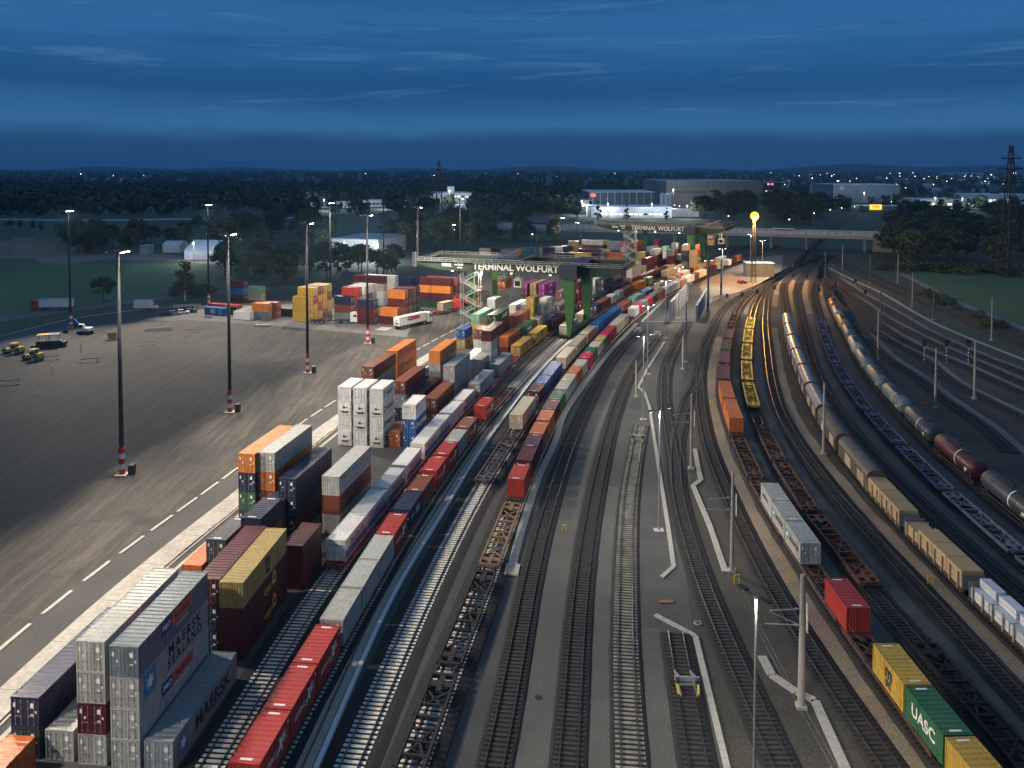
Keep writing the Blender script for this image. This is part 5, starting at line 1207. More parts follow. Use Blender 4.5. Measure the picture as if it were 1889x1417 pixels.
m.build('crawler',black,root); m=MB(); m.box(0,-.5,1.45,2.3,3.0,.9); m.build('body',white_p,root); m=MB(); m.box(-.7,.6,2.2,1.0,1.5,1.6); c=m.build('cab',white_p,root); m=MB(); m.box(-.7,1.36,2.3,.8,.04,1.0); m.box(-1.21,.6,2.3,.04,1.2,1.0); m.build('window',glass,c)
m=MB(); m.bar((.4,.6,1.6),(.4,3.6,3.9),.4,.5); m.bar((.4,3.6,3.9),(.4,6.2,3.2),.35,.45); m.bar((.4,6.2,3.2),(.4,6.6,.8),.3,.35); m.build('boom',blu_p,root); m=MB(); m.box(.4,6.5,.5,1.2,.9,.8); m.build('bucket',dsteel,root)
x,y=U(207,627); m=MB(); m.box(0,0,1.1,2.6,.25,2.1); m.bar((-1.2,-.2,.15),(1.2,-.2,2.1),.12); m.bar((-1.2,-.2,2.1),(1.2,-.2,.15),.12); o=m.build('wooden_crate_panel',wood,None,(x,y,0)); tag(o,'brown timber panel standing beside the nearest striped mast line','panel'); m=MB(); m.box(0,-.4,.2,2.6,1,.3); m.build('base',concl,o)
# blue site unit and white low wall
x,y=U(377,580); root=thing('site_unit','low blue site unit with a picture board on its side','site unit',(x,y,0),-.34); m=MB(); m.box(4,1.3,1.2,8,2.6,2.4); m.build('body',cm('B'),root); m=MB(); m.box(3.4,-.03,1.3,1.9,.05,1.5); m.build('board',M('pale_board',(.5,.42,.36),.6,0,amt=.5,scale=3),root); m=MB(); m.box(6.4,-.04,1.2,1.6,.05,2.0); m.build('door',M('sky_blue_door',(.06,.26,.5),.5),root)
x,y=U(431,588.5); root=thing('open_top_box','white open topped box with low walls','open box',(x,y,0),-.34); m=MB(); m.box(3.1,0,1.3,6.2,.2,2.6); m.box(0,5.5,1.3,.2,11,2.6); m.box(6.2,5.5,1.3,.2,11,2.6); m.box(3.1,5.5,.1,6,11,.1); m.build('wall',white_p,root)
# ---------------------------------------------------------------- bridge
bp=[(905,424),(960,427),(1100,430),(1250,436),(1400,443),(1618,452)]
B0,B1=(-60,560),(262,462)
bc=Curve([(-80,560),(0,543),(100,512),(190,478),(216,468)],smooth=True)
root=thing('road_bridge','long concrete road bridge crossing the tracks','bridge'); dk=7.4
mb=MB(); sweep(mb,bc,0,13,dk,dk+1.7,0,bc.L,8); mb.build('deck',M('bridge_concrete',(.50,.50,.49),.85,0,amt=.3,scale=.1),root)
for sd in (-6.6,6.6):
    mb=MB(); sweep(mb,bc,sd,.25,dk+1.7,dk+3.9,0,bc.L,8); mb.build('parapet',M('noise_barrier_panel',(.58,.60,.62),.6,0,amt=.3,scale=.3),root)
    mb=MB(); d=0
    while d<bc.L: p=bc.at(d,sd+(-.2 if sd<0 else .2)*0-.0); mb.box(p[0],p[1],dk+2.85,.35,.35,2.3,-p[2]); d+=4
    mb.build('parapet_post',conc,root)
for d in (20,60,100,130,160,190,222,248,268,300):
    for o in (-4,4):
        p=bc.at(min(d,bc.L),o); mb=MB(); mb.tube((p[0],p[1],0),(p[0],p[1],dk),.75,n=12); mb.build('pier',conc,root)
p=bc.at(bc.L); mb=MB(); mb.box(p[0],p[1],4,6,13,8,-p[2]); mb.build('abutment',conc,root)
for d,off,m_,l,L in ((255,3,white_p,'white coach crossing the road bridge',12),):
    p=bc.at(d,off); root=thing('coach',l,'coach',(p[0],p[1],dk+1.7),-p[2]); m=MB(); m.box(0,0,1.9,2.5,L,2.8); m.build('body',white_p,root); m=MB(); m.box(0,0,.9,2.54,L,.5); m.build('stripe',red_p,root); m=MB(); m.box(0,0,2.3,2.53,L-1,.9); m.build('window',glass,root); wheels(root,[(s,y) for s in (-1.1,1.1) for y in (-3.5,4)],.5,.3)
p=bc.at(100,3); lorry(0,0,-p[2]+pi,red_p,'lorry with a long blue tarpaulin on the road bridge',M('blue_tarpaulin',(.03,.10,.30),.6,0,amt=.3),13.6,loc=(p[0],p[1])); bpy.data.objects['lorry.004' if 'lorry.004' in bpy.data.objects else 'lorry'].location.z=dk+1.7
# ---------------------------------------------------------------- buildings
wallw=M('white_facade',(.72,.73,.74),.7,0,amt=.25,scale=.15,rand=.1); wallg=M('grey_facade',(.36,.38,.40),.7,0,amt=.25,scale=.15); wallb=M('brown_facade',(.34,.29,.26),.75,0,amt=.25,scale=.1); walld=M('dark_red_facade',(.10,.035,.04),.7,0,amt=.25,scale=.1); wallt=M('dark_teal_facade',(.07,.115,.13),.5,.2,amt=.25,scale=.1)
roofg=M('grey_roof',(.38,.43,.48),.6,.1,amt=.3,scale=.1); roofl=M('light_roof',(.62,.70,.76),.5,.1,amt=.25,scale=.1); roofr=M('tile_roof',(.10,.05,.04),.8,0,amt=.3,scale=.3)
def bld(x0,x1,yt,yb,depth,wm,rm,label,ang=0.0,wins=None,lit=0.0,name='industrial_building',group=None,gable=False,strips=0):
    X0,Y0=U(x0,yb); Y=Y0; X1=(x1-CX)/F*Y; w=X1-X0; z=UY(x0,yt,Y)[1]; root=thing(name,label,'building',(X0,Y,0),ang,group)
    mb=MB(); mb.box(w/2,depth/2,z/2,w,depth,z); wl=mb.build('wall',wm,root)
    mb=MB()
    if gable:
        hh=gable; mb.add([(-.3,-.3,z),(w+.3,-.3,z),(w+.3,depth+.3,z),(-.3,depth+.3,z),(-.3,depth/2,z+hh),(w+.3,depth/2,z+hh)],[(0,1,5,4),(3,4,5,2),(0,4,3),(1,2,5)])
    else: mb.box(w/2,depth/2,z+.25,w+.6,depth+.6,.5)
    mb.build('roof',rm,root)
    for k in range(strips): m=MB(); m.box(w*(k+.5)/strips,-.15,z*.5,.5,.3,z); m.build('pilaster',roofl,wl)
    if wins:
        rr=random.Random(int(x0*7+yb))
        for (fx,fz,fw,fh,nn) in wins:
            for k in range(nn):
                m=MB(); m.box(w*(fx+fw*(k+.5)/nn),-.06,z*fz,w*fw/nn*.72,.12,z*fh); m.build('window',lit_w if rr.random()<lit else glass,wl)
    return root,w,z
bld(612,705,441,470,38,wallw,roofg,'white industrial hall with a shallow grey roof beside the car lot',-.28,[(.04,.25,.16,.45,2),(.5,.6,.5,.2,3)],.1)
x,y=U(705,478)
bld(340,393,463,479,22,wallw,roofl,'pale barn with a light blue roof behind the field',-.1,gable=5,name='barn'); bld(258,268,455,470,9,wallg,roofg,'small grey shed left of the pale barn',name='shed'); bld(300,330,452,466,12,wallw,roofl,'low shed behind the trees left of the barn',name='shed',gable=2)
bld(572,640,373,384,25,wallw,roofl,'long low white hall at the wood edge, left part',wins=[(.1,.5,.8,.3,8)]); bld(662,752,370,382,25,wallw,roofl,'long low white hall at the wood edge, right part',wins=[(.05,.5,.9,.3,12)])
r_,w_,z_=bld(793,869,357,385,60,wallw,roofl,'white tower block of a factory with a green stripe',wins=[(.55,.8,.4,.1,4)],lit=.8); m=MB(); m.box(w_*.52,-.4,z_/2,w_*.17,.8,z_); m.build('stripe',M('green_panel',(.05,.22,.08),.6,0,amt=.2),r_); m=MB(); m.box(w_*.5,8,z_+4,w_*.16,12,8); m.build('roof_house',wallw,r_)
bld(840,925,379,388,40,roofl,roofl,'low pale hall beside the factory tower block')
bld(963,1010,367,377,30,wallw,roofl,'row of pale gabled sheds left of the dark hall, first',gable=7); bld(1012,1062,369,380,30,wallw,roofl,'row of pale gabled sheds left of the dark hall, second',gable=6)
r_,w_,z_=bld(1087,1208,355,392,90,wallt,roofl,'large dark hall with pale pilasters and a small red sign',strips=9); m=MB(); m.box(w_*.06,-.4,z_*.86,w_*.075,.3,z_*.14); m.build('sign',EM('red_lit_sign',(1,.10,.06),2.2),r_)
bld(1066,1092,370,392,30,wallw,roofl,'pale annex with a bright lamp left of the dark hall',wins=[(.2,.6,.6,.2,2)],lit=1)
bld(1090,1240,383,402,50,roofl,roofl,'low light roofed hall in front of the dark hall',wins=[(.1,.35,.85,.15,14)],lit=.7); bld(1240,1290,388,400,30,wallw,roofl,'low pale flat hall right of the light roofed hall')
for i,px in enumerate((1221,1229,1236)): x,y=U(px,392); m=MB(); m.tube((0,0,0),(0,0,20),2.3,n=14); m.tube((0,0,20),(0,0,21.5),2.3,.6,n=14); o=m.build('silo',white_p,None,(x,y,0)); tag(o,f"white silo, {ordw(i)} of three beside the dark hall",'silo','three white silos')
bld(1229,1408,335,386,170,wallb,roofg,'huge brown warehouse with a flat roof',wins=[(.0,.62,.48,.02,1)])
r_,w_,z_=bld(1305,1442,337,378,60,walld,roofg,'dark red warehouse with a lit red sign',wins=[(.1,.62,.85,.035,14)],lit=.9); m=MB(); m.box(w_*.19,-.4,z_*.86,w_*.055,.3,z_*.22); m.build('sign',EM('pink_lit_sign',(1,.12,.22),3.5),r_)
for q in (.82,.87): m=MB(); m.box(w_*q,-.4,z_*.93,w_*.03,.3,z_*.07); m.build('sign',MATS['pink_lit_sign'],r_)
r_,w_,z_=bld(1537,1660,341,374,80,M('ribbed_grey_facade',(.34,.40,.46),.6,.1,amt=.2,scale=.1),roofl,'long grey ribbed hall right of the railway'); m=MB(); m.box(w_*.12,-.3,z_*.82,w_*.06,.3,z_*.18); m.build('sign',white_p,r_)
bld(1512,1540,342,370,40,wallw,roofl,'pale end block beside the ribbed hall'); 
bld(1697,1815,369,381,60,wallg,roofl,'low hall with lit windows behind the right wood',wins=[(.06,.35,.24,.4,4),(.42,.35,.2,.35,2),(.72,.4,.2,.3,2)],lit=1)
bld(1812,1920,360,377,70,wallw,roofl,'long white roofed hall at the far right behind the wood',wins=[(.1,.4,.8,.25,10)],lit=.35); bld(1603,1700,381,389,25,wallg,roofl,'flat canopied building with a lit yellow sign')
x,y=U(1603,389); root=thing('lit_sign','lit yellow sign on the flat canopied building','sign',(x,y-1,0)); m=MB(); m.box(7,0,5.5,.5,.5,11); m.build('post',dsteel,root); z0=UY(1603,382,y)[1]; m=MB(); m.box(7,-.3,z0,13,.6,5.5); m.build('panel',EM('yellow_lit_sign',(1,.62,.05),2.0),root); lettering(root,'ERB',5,blk_t,(7,-.65,z0),'F',bold=.02)
bld(168,224,329,334,60,wallw,roofl,'far white warehouse on the horizon'); bld(1745,1815,318,324,60,wallw,roofl,'far white long hall on the horizon, right of the town')
x,y=U(1410,509); 
# slatted depot building
X0,Y0=U(1377,511); root=thing('depot_shed','grey slatted depot shed beside the orange lamp mast','shed',(X0,Y0,0),-.1); m=MB(); m.box(6,4,3,12,8,6); wl=m.build('wall',M('pale_slat_wall',(.32,.31,.30),.7,0,amt=.3,scale=.4),root); m=MB(); m.box(6,4,6.1,12.5,8.5,.25); m.build('roof',roofg,root); m=MB()
for k in range(9): m.box(6,-.06,.5+k*.65,12.1,.12,.09)
m.build('slat',dsteel,wl)
# town houses far to the right and left
RH=random.Random(21)
for i in range(64):
    if i<52: px=RH.uniform(1440,1889); yb=RH.choice([326,329,332,336,341,346,352,358])+RH.uniform(-1,1)
    else: px=RH.uniform(230,1200); yb=RH.uniform(326,334)
    x,y=U(px,yb); a=RH.uniform(-.5,.5); w=RH.uniform(11,20); d=RH.uniform(9,12); z=RH.uniform(5,8)
    o=thing('town_house','small gabled house among the trees of the distant town','house',(x,y,0),a,'houses of the distant town')
    m=MB(); m.box(0,0,z/2,w,d,z); wl=m.build('wall',wallw if RH.random()<.6 else wallg,o); m=MB(); m.add([(-w/2-.4,-d/2-.4,z),(w/2+.4,-d/2-.4,z),(w/2+.4,d/2+.4,z),(-w/2-.4,d/2+.4,z),(-w/2-.4,0,z+4),(w/2+.4,0,z+4)],[(0,1,5,4),(3,4,5,2),(0,4,3),(1,2,5)]); m.build('roof',roofr if RH.random()<.5 else roofg,o)
    if RH.random()<.5: m=MB(); m.box(0,-d/2-.06,z*.5,2.4,.1,1.6); m.build('window',lit_w,wl)
for i in range(86):
    if i<62: px=RH.uniform(1420,1889); yb=RH.choice([322,325,329,334,340,347,356])
    else: px=RH.uniform(40,1250); yb=RH.uniform(321,331)
    x,y=U(px,yb+RH.uniform(-1,1)); sc=max(.5,y/1900); m=MB(); m.tube((0,0,0),(0,0,9),.12*sc,n=5); m.sphere((0,0,9.3),.62*sc*RH.uniform(.6,1.35),6,mi=1); o=m.build('street_lamp',[dsteel,lamp_s],None,(x,y,0)); tag(o,'distant lit street lamp of the far town','street lamp','distant street lamps')
for i,(px,yb,h_) in enumerate(((1243,394,9),(1075,400,12),(1252,398,10),(1500,412,9),(1530,404,9),(1551,398,8),(1575,395,8),(1342,421,10),(1454,426,9),(1643,386,9),(1668,383,9),(1736,385,8),(1862,379,12),(414,462,9),(381,458,9),(586,441,8),(740,452,8),(836,446,8),(1000,441,9),(980,452,7))):
    x,y=U(px,yb); root=thing('street_lamp',f"lit street lamp between the halls and the bridge, {ordw(i)} listed from the middle outwards",'street lamp',(x,y,0),0,'street lamps around the halls'); root['label']='lit street lamp around the distant halls'; m=MB(); m.tube((0,0,0),(0,0,h_),.11,n=6); m.build('pole',steel,root); m=MB(); m.box(.5,0,h_,1.2,.4,.15); hd=m.build('lamp_head',steel,root); m=MB(); m.sphere((.7,0,h_-.2),.34 if i!=1 else .8,6); m.build('lens',lamp_s if i!=1 else lampw,hd)
hall_fills=[(640,478,9,.6),(700,482,9,.6),(830,388,22,1.2),(1072,396,14,.8),(1120,402,14,.5),(1200,403,14,.5),(1265,403,12,.5),(1350,384,22,.9),(1590,378,16,.8),(1720,384,12,1.0),(1770,384,12,1.0),(600,388,12,.8),(710,385,12,.8),(366,482,10,.25),(1240,390,24,.9)]  # pole lamps added to brighten hall fronts, a few near real facade lights
for i,(px,py,h_,e) in enumerate(hall_fills):
    x,y=U(px,py); y-=6; root=thing('hall_fill_lamp','lit yard lamp in front of the distant halls','street lamp',(x,y,0),0,'yard lamps of the distant halls'); m=MB(); m.tube((0,0,0),(0,0,h_),.14,n=6); m.build('pole',steel,root); m=MB(); m.sphere((0,0,h_+.2),.3,6); m.build('lens',lamp_s,root)
    lamp_light('hall_fill_light',(x,y-1,h_+.6),42000*e,kind='POINT',col=(.9,.95,1),rad=.5)
# highway, mounds
hw=C((-300,404),(0,408),(90,409),(230,409),(330,407),(450,407),(560,404)); mb=MB(); ribbon(mb,hw,-8,8,.3); struct(mb.build('motorway',grv)); mb=MB(); sweep(mb,hw,-8.5,.5,0,1.6); o=mb.build('guard_rail',roofl); tag(o,'pale guard rail along the distant motorway','guard rail')
for i,(px,py,w,h_) in enumerate(((5,466,34,7),(45,465,44,9),(85,462,30,7),(150,463,20,4))):
    x,y=U(px,py); m=MB(); n=18; rr=random.Random(i); vs=[(0,0,h_)]; 
    for k,(q,zz) in enumerate(((.3,.85),(.6,.5),(1,0))):
        for j in range(n): t=2*pi*j/n; e=1+rr.uniform(-.12,.12); vs.append((w/2*q*cos(t)*e,w/2.6*q*sin(t)*e,h_*zz*(1+rr.uniform(-.15,.15))))
    m.add(vs,[(0,1+j,1+(j+1)%n) for j in range(n)]+[(1+k*n+j,1+(k+1)*n+j,1+(k+1)*n+(j+1)%n,1+k*n+(j+1)%n) for k in range(2) for j in range(n)]); o=m.build('earth_heap',dirt,None,(x,y,-.1),0,True); tag(o,f"grey earth heap beyond the left field, {ordw(i)} from the picture edge",'earth heap','earth heaps')
# lattice pylons
def pylon(px0,px1,yb,ytop,label):
    x0,y=U(px0,yb); x1=(px1-CX)/F*y; cx=(x0+x1)/2; w=(x1-x0)/2; hh=UY(px0,ytop,y)[1]; root=thing('lattice_pylon',label,'pylon',(cx,y,0),.2,'lattice pylons'); m=MB(); n=12; wt=lambda t: w*(1-t)**1.1+.5
    for k in range(n):
        a,b=k/n,(k+1)/n; A_,B_=wt(a),wt(b)
        for p,q,r,s in ((-1,-1,1,-1),(1,-1,1,1),(1,1,-1,1),(-1,1,-1,-1)):
            m.bar((p*A_,q*A_,hh*a),(p*B_,q*B_,hh*b),.34); m.bar((p*A_,q*A_,hh*a),(r*B_,s*B_,hh*b),.16); m.bar((r*A_,s*A_,hh*a),(p*B_,q*B_,hh*b),.16); m.bar((p*A_,q*A_,hh*a),(r*A_,s*A_,hh*a),.16)
    m.build('lattice',dsteel,root); m=MB()
    for z,l in ((.72,9),(.82,6.5),(.9,5)): m.bar((-l,0,hh*z),(l,0,hh*z),.35,.5); m.bar((-l,0,hh*z),(0,0,hh*(z+.05)),.16); m.bar((l,0,hh*z),(0,0,hh*(z+.05)),.16)
    m.build('crossarm',dsteel,root)
pylon(801,819,458,296,'tall dark lattice pylon behind the crane tip'); pylon(1848,1876,510,268,'tall dark lattice pylon at the edge of the right field')

# ---------------------------------------------------------------- trees
def leafm(name,c1,c2):
    m,nt,b=base_mat(name); oi=nt.nodes.new('ShaderNodeObjectInfo'); g=nt.nodes.new('ShaderNodeNewGeometry')
    c=mix(nt,noise(nt,coords(nt),.45,3,.6),c1,c2); c=mix(nt,1.0,c,ramp(nt,g.outputs['Random Per Island'],(0,.6),(1,1.35)),'MULTIPLY'); c=mix(nt,1.0,c,ramp(nt,oi.outputs['Random'],(0,.7),(1,1.25)),'MULTIPLY')
    nt.links.new(c,b.inputs['Base Color']); b.inputs['Roughness'].default_value=.75; b.inputs['Specular IOR Level'].default_value=.2
    MATS[name]=m; return m
lf=leafm('broad_leaves',(.065,.085,.032),(.12,.13,.05)); lfd=leafm('dark_leaves',(.045,.065,.030),(.080,.10,.042)); lfa=leafm('autumn_leaves',(.12,.10,.04),(.17,.14,.055))
bark=M('bark',(.08,.065,.05),.9,0,amt=.4); birchb=M('birch_bark',(.42,.41,.38),.8,0,amt=.4)
def crown_mesh(seed,n,form,m,card=.55):
    rr=random.Random(seed); vs=[];fs=[]
    cl=[]
    for k in range(26):
        if form=='round': t=rr.uniform(0,2*pi);u=rr.uniform(-.55,1);q=sqrt(max(0,1-u*u))*rr.uniform(.55,1); cl.append((3.1*q*cos(t),3.1*q*sin(t),5.6+3.4*u,rr.uniform(.9,1.7)))
        elif form=='tall': z=rr.uniform(0,1);q=(1-abs(z-.38)*1.15)*2.3*rr.uniform(.4,1);t=rr.uniform(0,2*pi); cl.append((q*cos(t),q*sin(t),2.2+z*8.2,rr.uniform(.8,1.4)))
        elif form=='cone': z=rr.uniform(0,1);q=(1-z)*2.2*rr.uniform(.5,1);t=rr.uniform(0,2*pi); cl.append((q*cos(t),q*sin(t),1.2+z*9,rr.uniform(.5,.9)*(1.2-z*.6)))
        else: t=rr.uniform(0,2*pi);q=sqrt(rr.random())*2.6; cl.append((q*cos(t),q*sin(t),rr.uniform(.5,2.2),rr.uniform(.6,1.0)))
    for i in range(n):
        c=cl[rr.randrange(len(cl))]; d=Vector((rr.gauss(0,1),rr.gauss(0,1),rr.gauss(0,1))).normalized()*c[3]*rr.uniform(.55,1.05); p=Vector(c[:3])+Vector((d.x,d.y,d.z*.75))
        nrm=(d.normalized()*.8+Vector((rr.uniform(-1,1),rr.uniform(-1,1),rr.uniform(-.3,1.2)))).normalized(); a=nrm.orthogonal().normalized(); b=nrm.cross(a); t=rr.uniform(0,pi); a,b=a*cos(t)+b*sin(t),b*cos(t)-a*sin(t); s=card*rr.uniform(.35,.8)
        o=len(vs); vs+=[tuple(p-a*s),tuple(p-b*s*.6),tuple(p+a*s),tuple(p+b*s*.6)]; fs.append((o,o+1,o+2,o+3))
    me=bpy.data.meshes.new('crown'); me.from_pydata(vs,[],fs); me.materials.append(m); return me
def trunk_mesh(seed,hgt=5.5,m=None):
    rr=random.Random(seed); mb=MB(); mb.tube((0,0,-.2),(0,0,hgt*.55),.26,.19,n=7); mb.tube((0,0,hgt*.55),(.1,0,hgt),.19,.07,n=6)
    for k in range(5):
        t=rr.uniform(0,2*pi); z=hgt*rr.uniform(.4,.8); mb.tube((0,0,z),(1.7*cos(t),1.7*sin(t),z+rr.uniform(1,2)),.09,.03,n=5)
    return mb.mesh('trunk',[m or bark])
CR_={}
for k in range(3): CR_['round',k]=crown_mesh(k,1700,'round',[lf,lfd,lf][k]); CR_['tall',k]=crown_mesh(10+k,1500,'tall',[lfa,lf,lfd][k]); 
CR_['cone',0]=crown_mesh(30,1100,'cone',lfd,.45); CR_['bush',0]=crown_mesh(40,500,'bush',lf,.4); CR_['bush',1]=crown_mesh(41,500,'bush',lfd,.4)
CR_['round','a']=crown_mesh(5,1700,'round',lfa)
TK=[trunk_mesh(k) for k in range(2)]; TKB=trunk_mesh(5,8,birchb)
NT=[0]
def tree(x,y,hgt,form,var,label,group,wide=1.0,tk=None):
    NT[0]+=1; base={'round':9.4,'tall':11.0,'cone':10.5,'bush':3.0}[form]; s=hgt/base
    root=thing({'bush':'bush','cone':'conifer_tree'}.get(form,'tree'),label,'bush' if form=='bush' else 'tree',(x,y,0),R.uniform(0,6.28),group)
    c=obj('crown',CR_[form,var],root); c.scale=(s*wide,s*wide,s)
    if form!='bush': t=obj('trunk',tk or TK[NT[0]%2],root); t.scale=(s,s,s)
    return root
def grove(poly_px,n,hr,label,group,forms=('round','tall','round'),seed=0,wide=(1.0,1.35)):
    rr=random.Random(seed); P=[U(*p) for p in poly_px]; xs=[p[0] for p in P]; ys=[p[1] for p in P]; k=0;t=0; out=[]
    while k<n and t<n*60:
        t+=1; x=rr.uniform(min(xs),max(xs));y=rr.uniform(min(ys),max(ys)); ins=False
        for a,b in zip(P,P[1:]+P[:1]):
            if (a[1]>y)!=(b[1]>y) and x<(b[0]-a[0])*(y-a[1])/(b[1]-a[1])+a[0]: ins=not ins
        if not ins or any(hypot(x-q[0],y-q[1])<hr[0]*.33 for q in out): continue
        f=rr.choice(forms); tree(x,y,rr.uniform(*hr),f,0 if f in('cone',) else rr.randrange(3) if f!='bush' else rr.randrange(2),label,group,rr.uniform(*wide)); out.append((x,y)); k+=1
x,y=U(191,556); tree(x,y,9,'round',1,'lone round dark tree in the left field','lone trees',1.25)
x,y=U(341,555); tree(x,y,14.5,'tall','a' if False else 0,'slender birch tree beside the road left of the blue unit','lone trees',1.25,TKB)
x,y=U(1022,452); tree(x,y,16,'round','a','pale yellowish tree in front of the bridge','lone trees',.95)
x,y=U(655,505); 
grove([(395,545),(440,527),(560,535),(560,500),(480,480),(400,500)],17,(11,17),'broad tree in the clump behind the low piles','trees behind the low piles',('round','round','tall'),1)
grove([(300,548),(380,545),(370,530),(300,532)],8,(2,4),'low bush along the road by the birch','bushes along the road',('bush',),2,(1.2,1.8))
grove([(560,512),(620,520),(740,512),(760,490),(700,485),(610,492)],15,(8,14),'tree on the green in front of the white hall','trees before the white hall',('round','round','tall'),3)
grove([(120,470),(340,468),(340,448),(120,448)],24,(11,17),'tree in the belt behind the earth yard','trees behind the earth yard',('round','tall','round'),4)
grove([(380,480),(600,470),(600,430),(480,425),(380,440)],34,(12,20),'tree in the dark wood left of the white hall','wood left of the white hall',('round','tall','round'),5)
grove([(-80,432),(330,432),(600,425),(600,413),(-80,416)],26,(5,9),'tree in the belt before the motorway','trees along the motorway',('round','tall','round'),6,(1.2,1.6))
grove([(690,470),(950,470),(985,440),(960,418),(760,420),(690,440)],46,(13,21),'tree in the wood behind the crane tip','wood behind the crane tip',('round','tall','round'),7)
grove([(1625,492),(1760,497),(1960,506),(1960,440),(1800,425),(1640,440)],88,(11,18),'tree in the wood bordering the right field','wood bordering the right field',('round','round','tall'),8,(1.1,1.5))
grove([(1280,405),(1500,422),(1530,405),(1480,388),(1300,388)],40,(16,27),'tree in the wood behind the orange lamp','wood behind the orange lamp',('round','tall','round'),9,(1.1,1.5))
grove([(955,402),(1075,404),(1070,392),(960,388)],18,(14,22),'tree before the pale gabled sheds','trees before the gabled sheds',('round','tall','cone'),10)
grove([(1640,440),(1900,430),(1900,398),(1650,398)],34,(12,18),'tree in the far part of the right wood','far part of the right wood',('round','tall'),11,(1.2,1.7))
for i,px in enumerate((1103,1156,1230)): x,y=U(px,407); tree(x,y,18-3*i,'cone',0,'dark pointed conifer beside the light roofed hall','conifers by the halls',1.2)
grove([(1690,540),(1889,628),(1889,618),(1700,530)],26,(1.0,2.2),'low bush between the path and the main line','bushes along the path',('bush',),12,(1.2,2))
for i,px in enumerate(range(1630,1890,13)):
    x,y=U(px+R.uniform(-5,5),497+(px-1630)*.03+R.uniform(-3,4)); tree(x,y,R.uniform(3,6),'bush',R.randrange(2),'bush along the edge of the right wood','bushes at the wood edge',1.3)
# far woods: one mass each
def wood(name,poly,n,hr,label,seed,m,card):
    rr=random.Random(seed); P=[U(*p) for p in poly]; xs=[p[0] for p in P]; ys=[p[1] for p in P]; vs=[];fs=[]; k=0
    while k<n:
        y=min(ys)*(max(ys)/min(ys))**rr.random(); x=rr.uniform(min(xs),max(xs)); ins=False
        for a,b in zip(P,P[1:]+P[:1]):
            if (a[1]>y)!=(b[1]>y) and x<(b[0]-a[0])*(y-a[1])/(b[1]-a[1])+a[0]: ins=not ins
        if not ins: continue
        k+=1; h_=rr.uniform(*hr); w=h_*rr.uniform(.38,.6)
        for j in range(34):
            d=Vector((rr.gauss(0,1),rr.gauss(0,1),rr.gauss(0,1))).normalized(); p=Vector((x+d.x*w*.85,y+d.y*w*.85,h_*.56+d.z*h_*.44)); nrm=(d+Vector((rr.uniform(-.6,.6),rr.uniform(-.6,.6),rr.uniform(-.2,.6)))).normalized(); a=nrm.orthogonal().normalized(); b=nrm.cross(a); s=card*h_*rr.uniform(.10,.2)
            o=len(vs); vs+=[tuple(p-a*s),tuple(p-b*s),tuple(p+a*s),tuple(p+b*s)]; fs.append((o,o+1,o+2,o+3))
    me=bpy.data.meshes.new(name); me.from_pydata(vs,[],fs); me.materials.append(m); o=obj(name,me); o['kind']='stuff'; o['label']=label
wood('far_wood',[(-500,400),(600,400),(960,398),(1260,384),(1230,352),(900,344),(400,343),(-500,345)],1500,(13,22),'dark far off wood beyond the motorway',1,lfd,1.0)
wood('distant_wood',[(-700,345),(400,342),(900,344),(1300,345),(1300,322),(800,318),(-700,319)],1700,(14,26),'band of woods towards the horizon',2,lfd,1.1)
wood('town_trees',[(1400,392),(1950,388),(2100,340),(2100,318),(1250,319),(1250,338),(1460,345)],1500,(9,17),'trees between the houses of the distant town',3,lfd,1.1)
hm=M('hill_green',(.02,.03,.025),.9,0,amt=.2,scale=.002); mb=MB(); n=70; vs=[]
for i in range(n+1):
    x=-9000+18000*i/n; vs+=[(x,9000,0),(x,9600,30+18*sin(i*.9)+14*sin(i*.37+1)+(26 if x>3500 else 0)),(x,12000,0)]
mb.add(vs,[(3*i+j,3*i+3+j,3*i+4+j,3*i+1+j) for i in range(n) for j in (0,1)]); struct(mb.build('hills',hm,smooth=True))

mb=MB(); mats=[]
for k,b_ in FAR.items():
    i=len(mats); mats.append(cm(k)); mb.add(b_.v,b_.f,i)
o=mb.build('distant_containers',mats); o['kind']='stuff'; o['label']='mass of stacked containers at the far end of the yard'
hz=bpy.data.materials.new('haze'); hz.use_nodes=True; n_=hz.node_tree; n_.nodes.clear(); ou=n_.nodes.new('ShaderNodeOutputMaterial'); pv=n_.nodes.new('ShaderNodeVolumePrincipled')
pv.inputs['Color'].default_value=(.28,.60,1,1); pv.inputs['Density'].default_value=HAZE; n_.links.new(pv.outputs[0],ou.inputs['Volume'])
mb=MB(); mb.box(0,6000,59,19000,12800,120); o=mb.build('haze',hz); o['kind']='stuff'; o['label']='thin blue dusk haze over the plain'
# ---------------------------------------------------------------- sky, camera
wd=bpy.data.worlds.new('World'); SC.world=wd; wd.use_nodes=True; nt=wd.node_tree; bg=nt.nodes['Background']
t=nt.nodes.new('ShaderNodeTexCoord'); sx=nt.nodes.new('ShaderNodeSeparateXYZ'); nt.links.new(t.outputs['Generated'],sx.inputs[0])
def mp(sc,loc=(0,0,0)):
    m=nt.nodes.new('ShaderNodeMapping'); m.inputs['Scale'].default_value=sc; m.inputs['Location'].default_value=loc; nt.links.new(t.outputs['Generated'],m.inputs[0]); return m.outputs[0]
def math_(op,a,b):
    m=nt.nodes.new('ShaderNodeMath'); m.operation=op
    for v,i in ((a,0),(b,1)):
        if isinstance(v,(int,float)): m.inputs[i].default_value=v
        else: nt.links.new(v,m.inputs[i])
    return m.outputs[0]
wob=noise(nt,mp((4,4,18)),1.0,6,.6,.3); zz=math_('ADD',sx.outputs[2],math_('MULTIPLY',math_('SUBTRACT',wob,.5),.036))
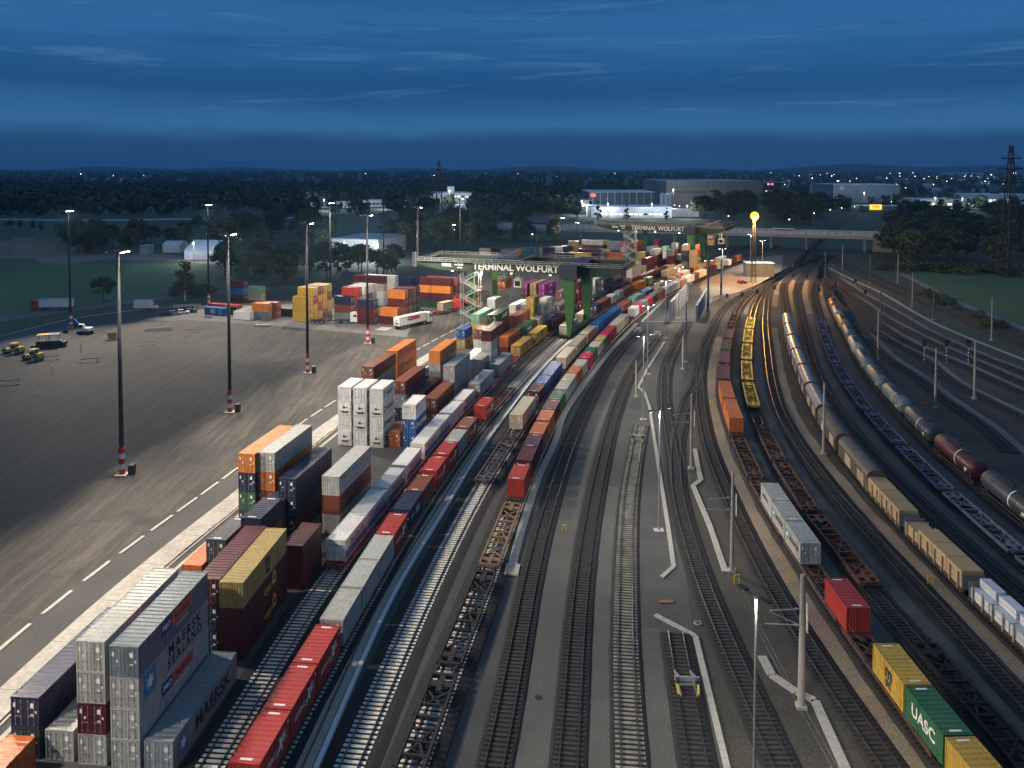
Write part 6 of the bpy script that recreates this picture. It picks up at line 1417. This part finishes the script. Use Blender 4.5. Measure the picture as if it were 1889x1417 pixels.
base=ramp(nt,zz,(0.0,(.019,.079,.190)),(.030,(.016,.070,.178)),(.050,(.036,.142,.315)),(.066,(.028,.122,.292)),(.090,(.016,.083,.224)),(.118,(.018,.095,.248)),(.150,(.027,.134,.325)),(.205,(.024,.122,.296)),(.27,(.10,.19,.33)),(1.0,(.115,.205,.335)))  # sky above the view is brightened to add fill light on the ground
wisp=noise(nt,mp((3.0,3.0,36),(3,1,2)),1.3,7,.62,.7); wz=ramp(nt,sx.outputs[2],(.05,0.),(.075,1.),(.5,1.),(.8,.3))
c=mix(nt,math_('MULTIPLY',ramp(nt,wisp,(.55,0.),(.72,.70)),wz),base,(.080,.205,.38)); dk_=noise(nt,mp((1.3,1.3,22),(7,5,1)),1.4,5,.6)
c=mix(nt,math_('MULTIPLY',ramp(nt,dk_,(.52,0.),(.72,.55)),wz),c,(.012,.062,.170))
sky=nt.nodes.new('ShaderNodeTexSky'); sky.sky_type='NISHITA'; sky.sun_disc=False; sky.sun_elevation=radians(.5); sky.sun_rotation=radians(200); sky.ozone_density=6
sk=mix(nt,1.0,sky.outputs[0],(.006,.014,.03),'MULTIPLY'); c=mix(nt,1.0,c,sk,'ADD')
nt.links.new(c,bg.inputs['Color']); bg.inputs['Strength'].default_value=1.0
cam=bpy.data.cameras.new('camera'); co=bpy.data.objects.new('camera',cam); COL.objects.link(co); SC.camera=co
co.location=(0,0,H); co.rotation_euler=(pi/2-TH,0,0); cam.sensor_width=36; cam.lens=F/1889*36; cam.shift_x=0; cam.shift_y=-(708.5-CY)/1889; cam.clip_start=.5; cam.clip_end=20000
vs=SC.view_settings; vs.view_transform='Standard'; vs.look='None'; vs.exposure=0; vs.gamma=1
SC.cycles.use_denoising=DENOISE; SC.cycles.denoising_prefilter='ACCURATE'; SC.cycles.denoising_input_passes='RGB_ALBEDO_NORMAL'; SC.cycles.max_bounces=6; SC.cycles.diffuse_bounces=2; SC.cycles.glossy_bounces=2; SC.cycles.sample_clamp_indirect=4; SC.cycles.caustics_reflective=False; SC.cycles.caustics_refractive=False
print('containers',NC[0],'trees',NT[0],'objects',len(bpy.data.objects))
for o in bpy.data.objects:
    l=o.get('label')
    if l and len(l.replace('-',' ').split())>16: print('LONG',o.name,len(l.split()),l)
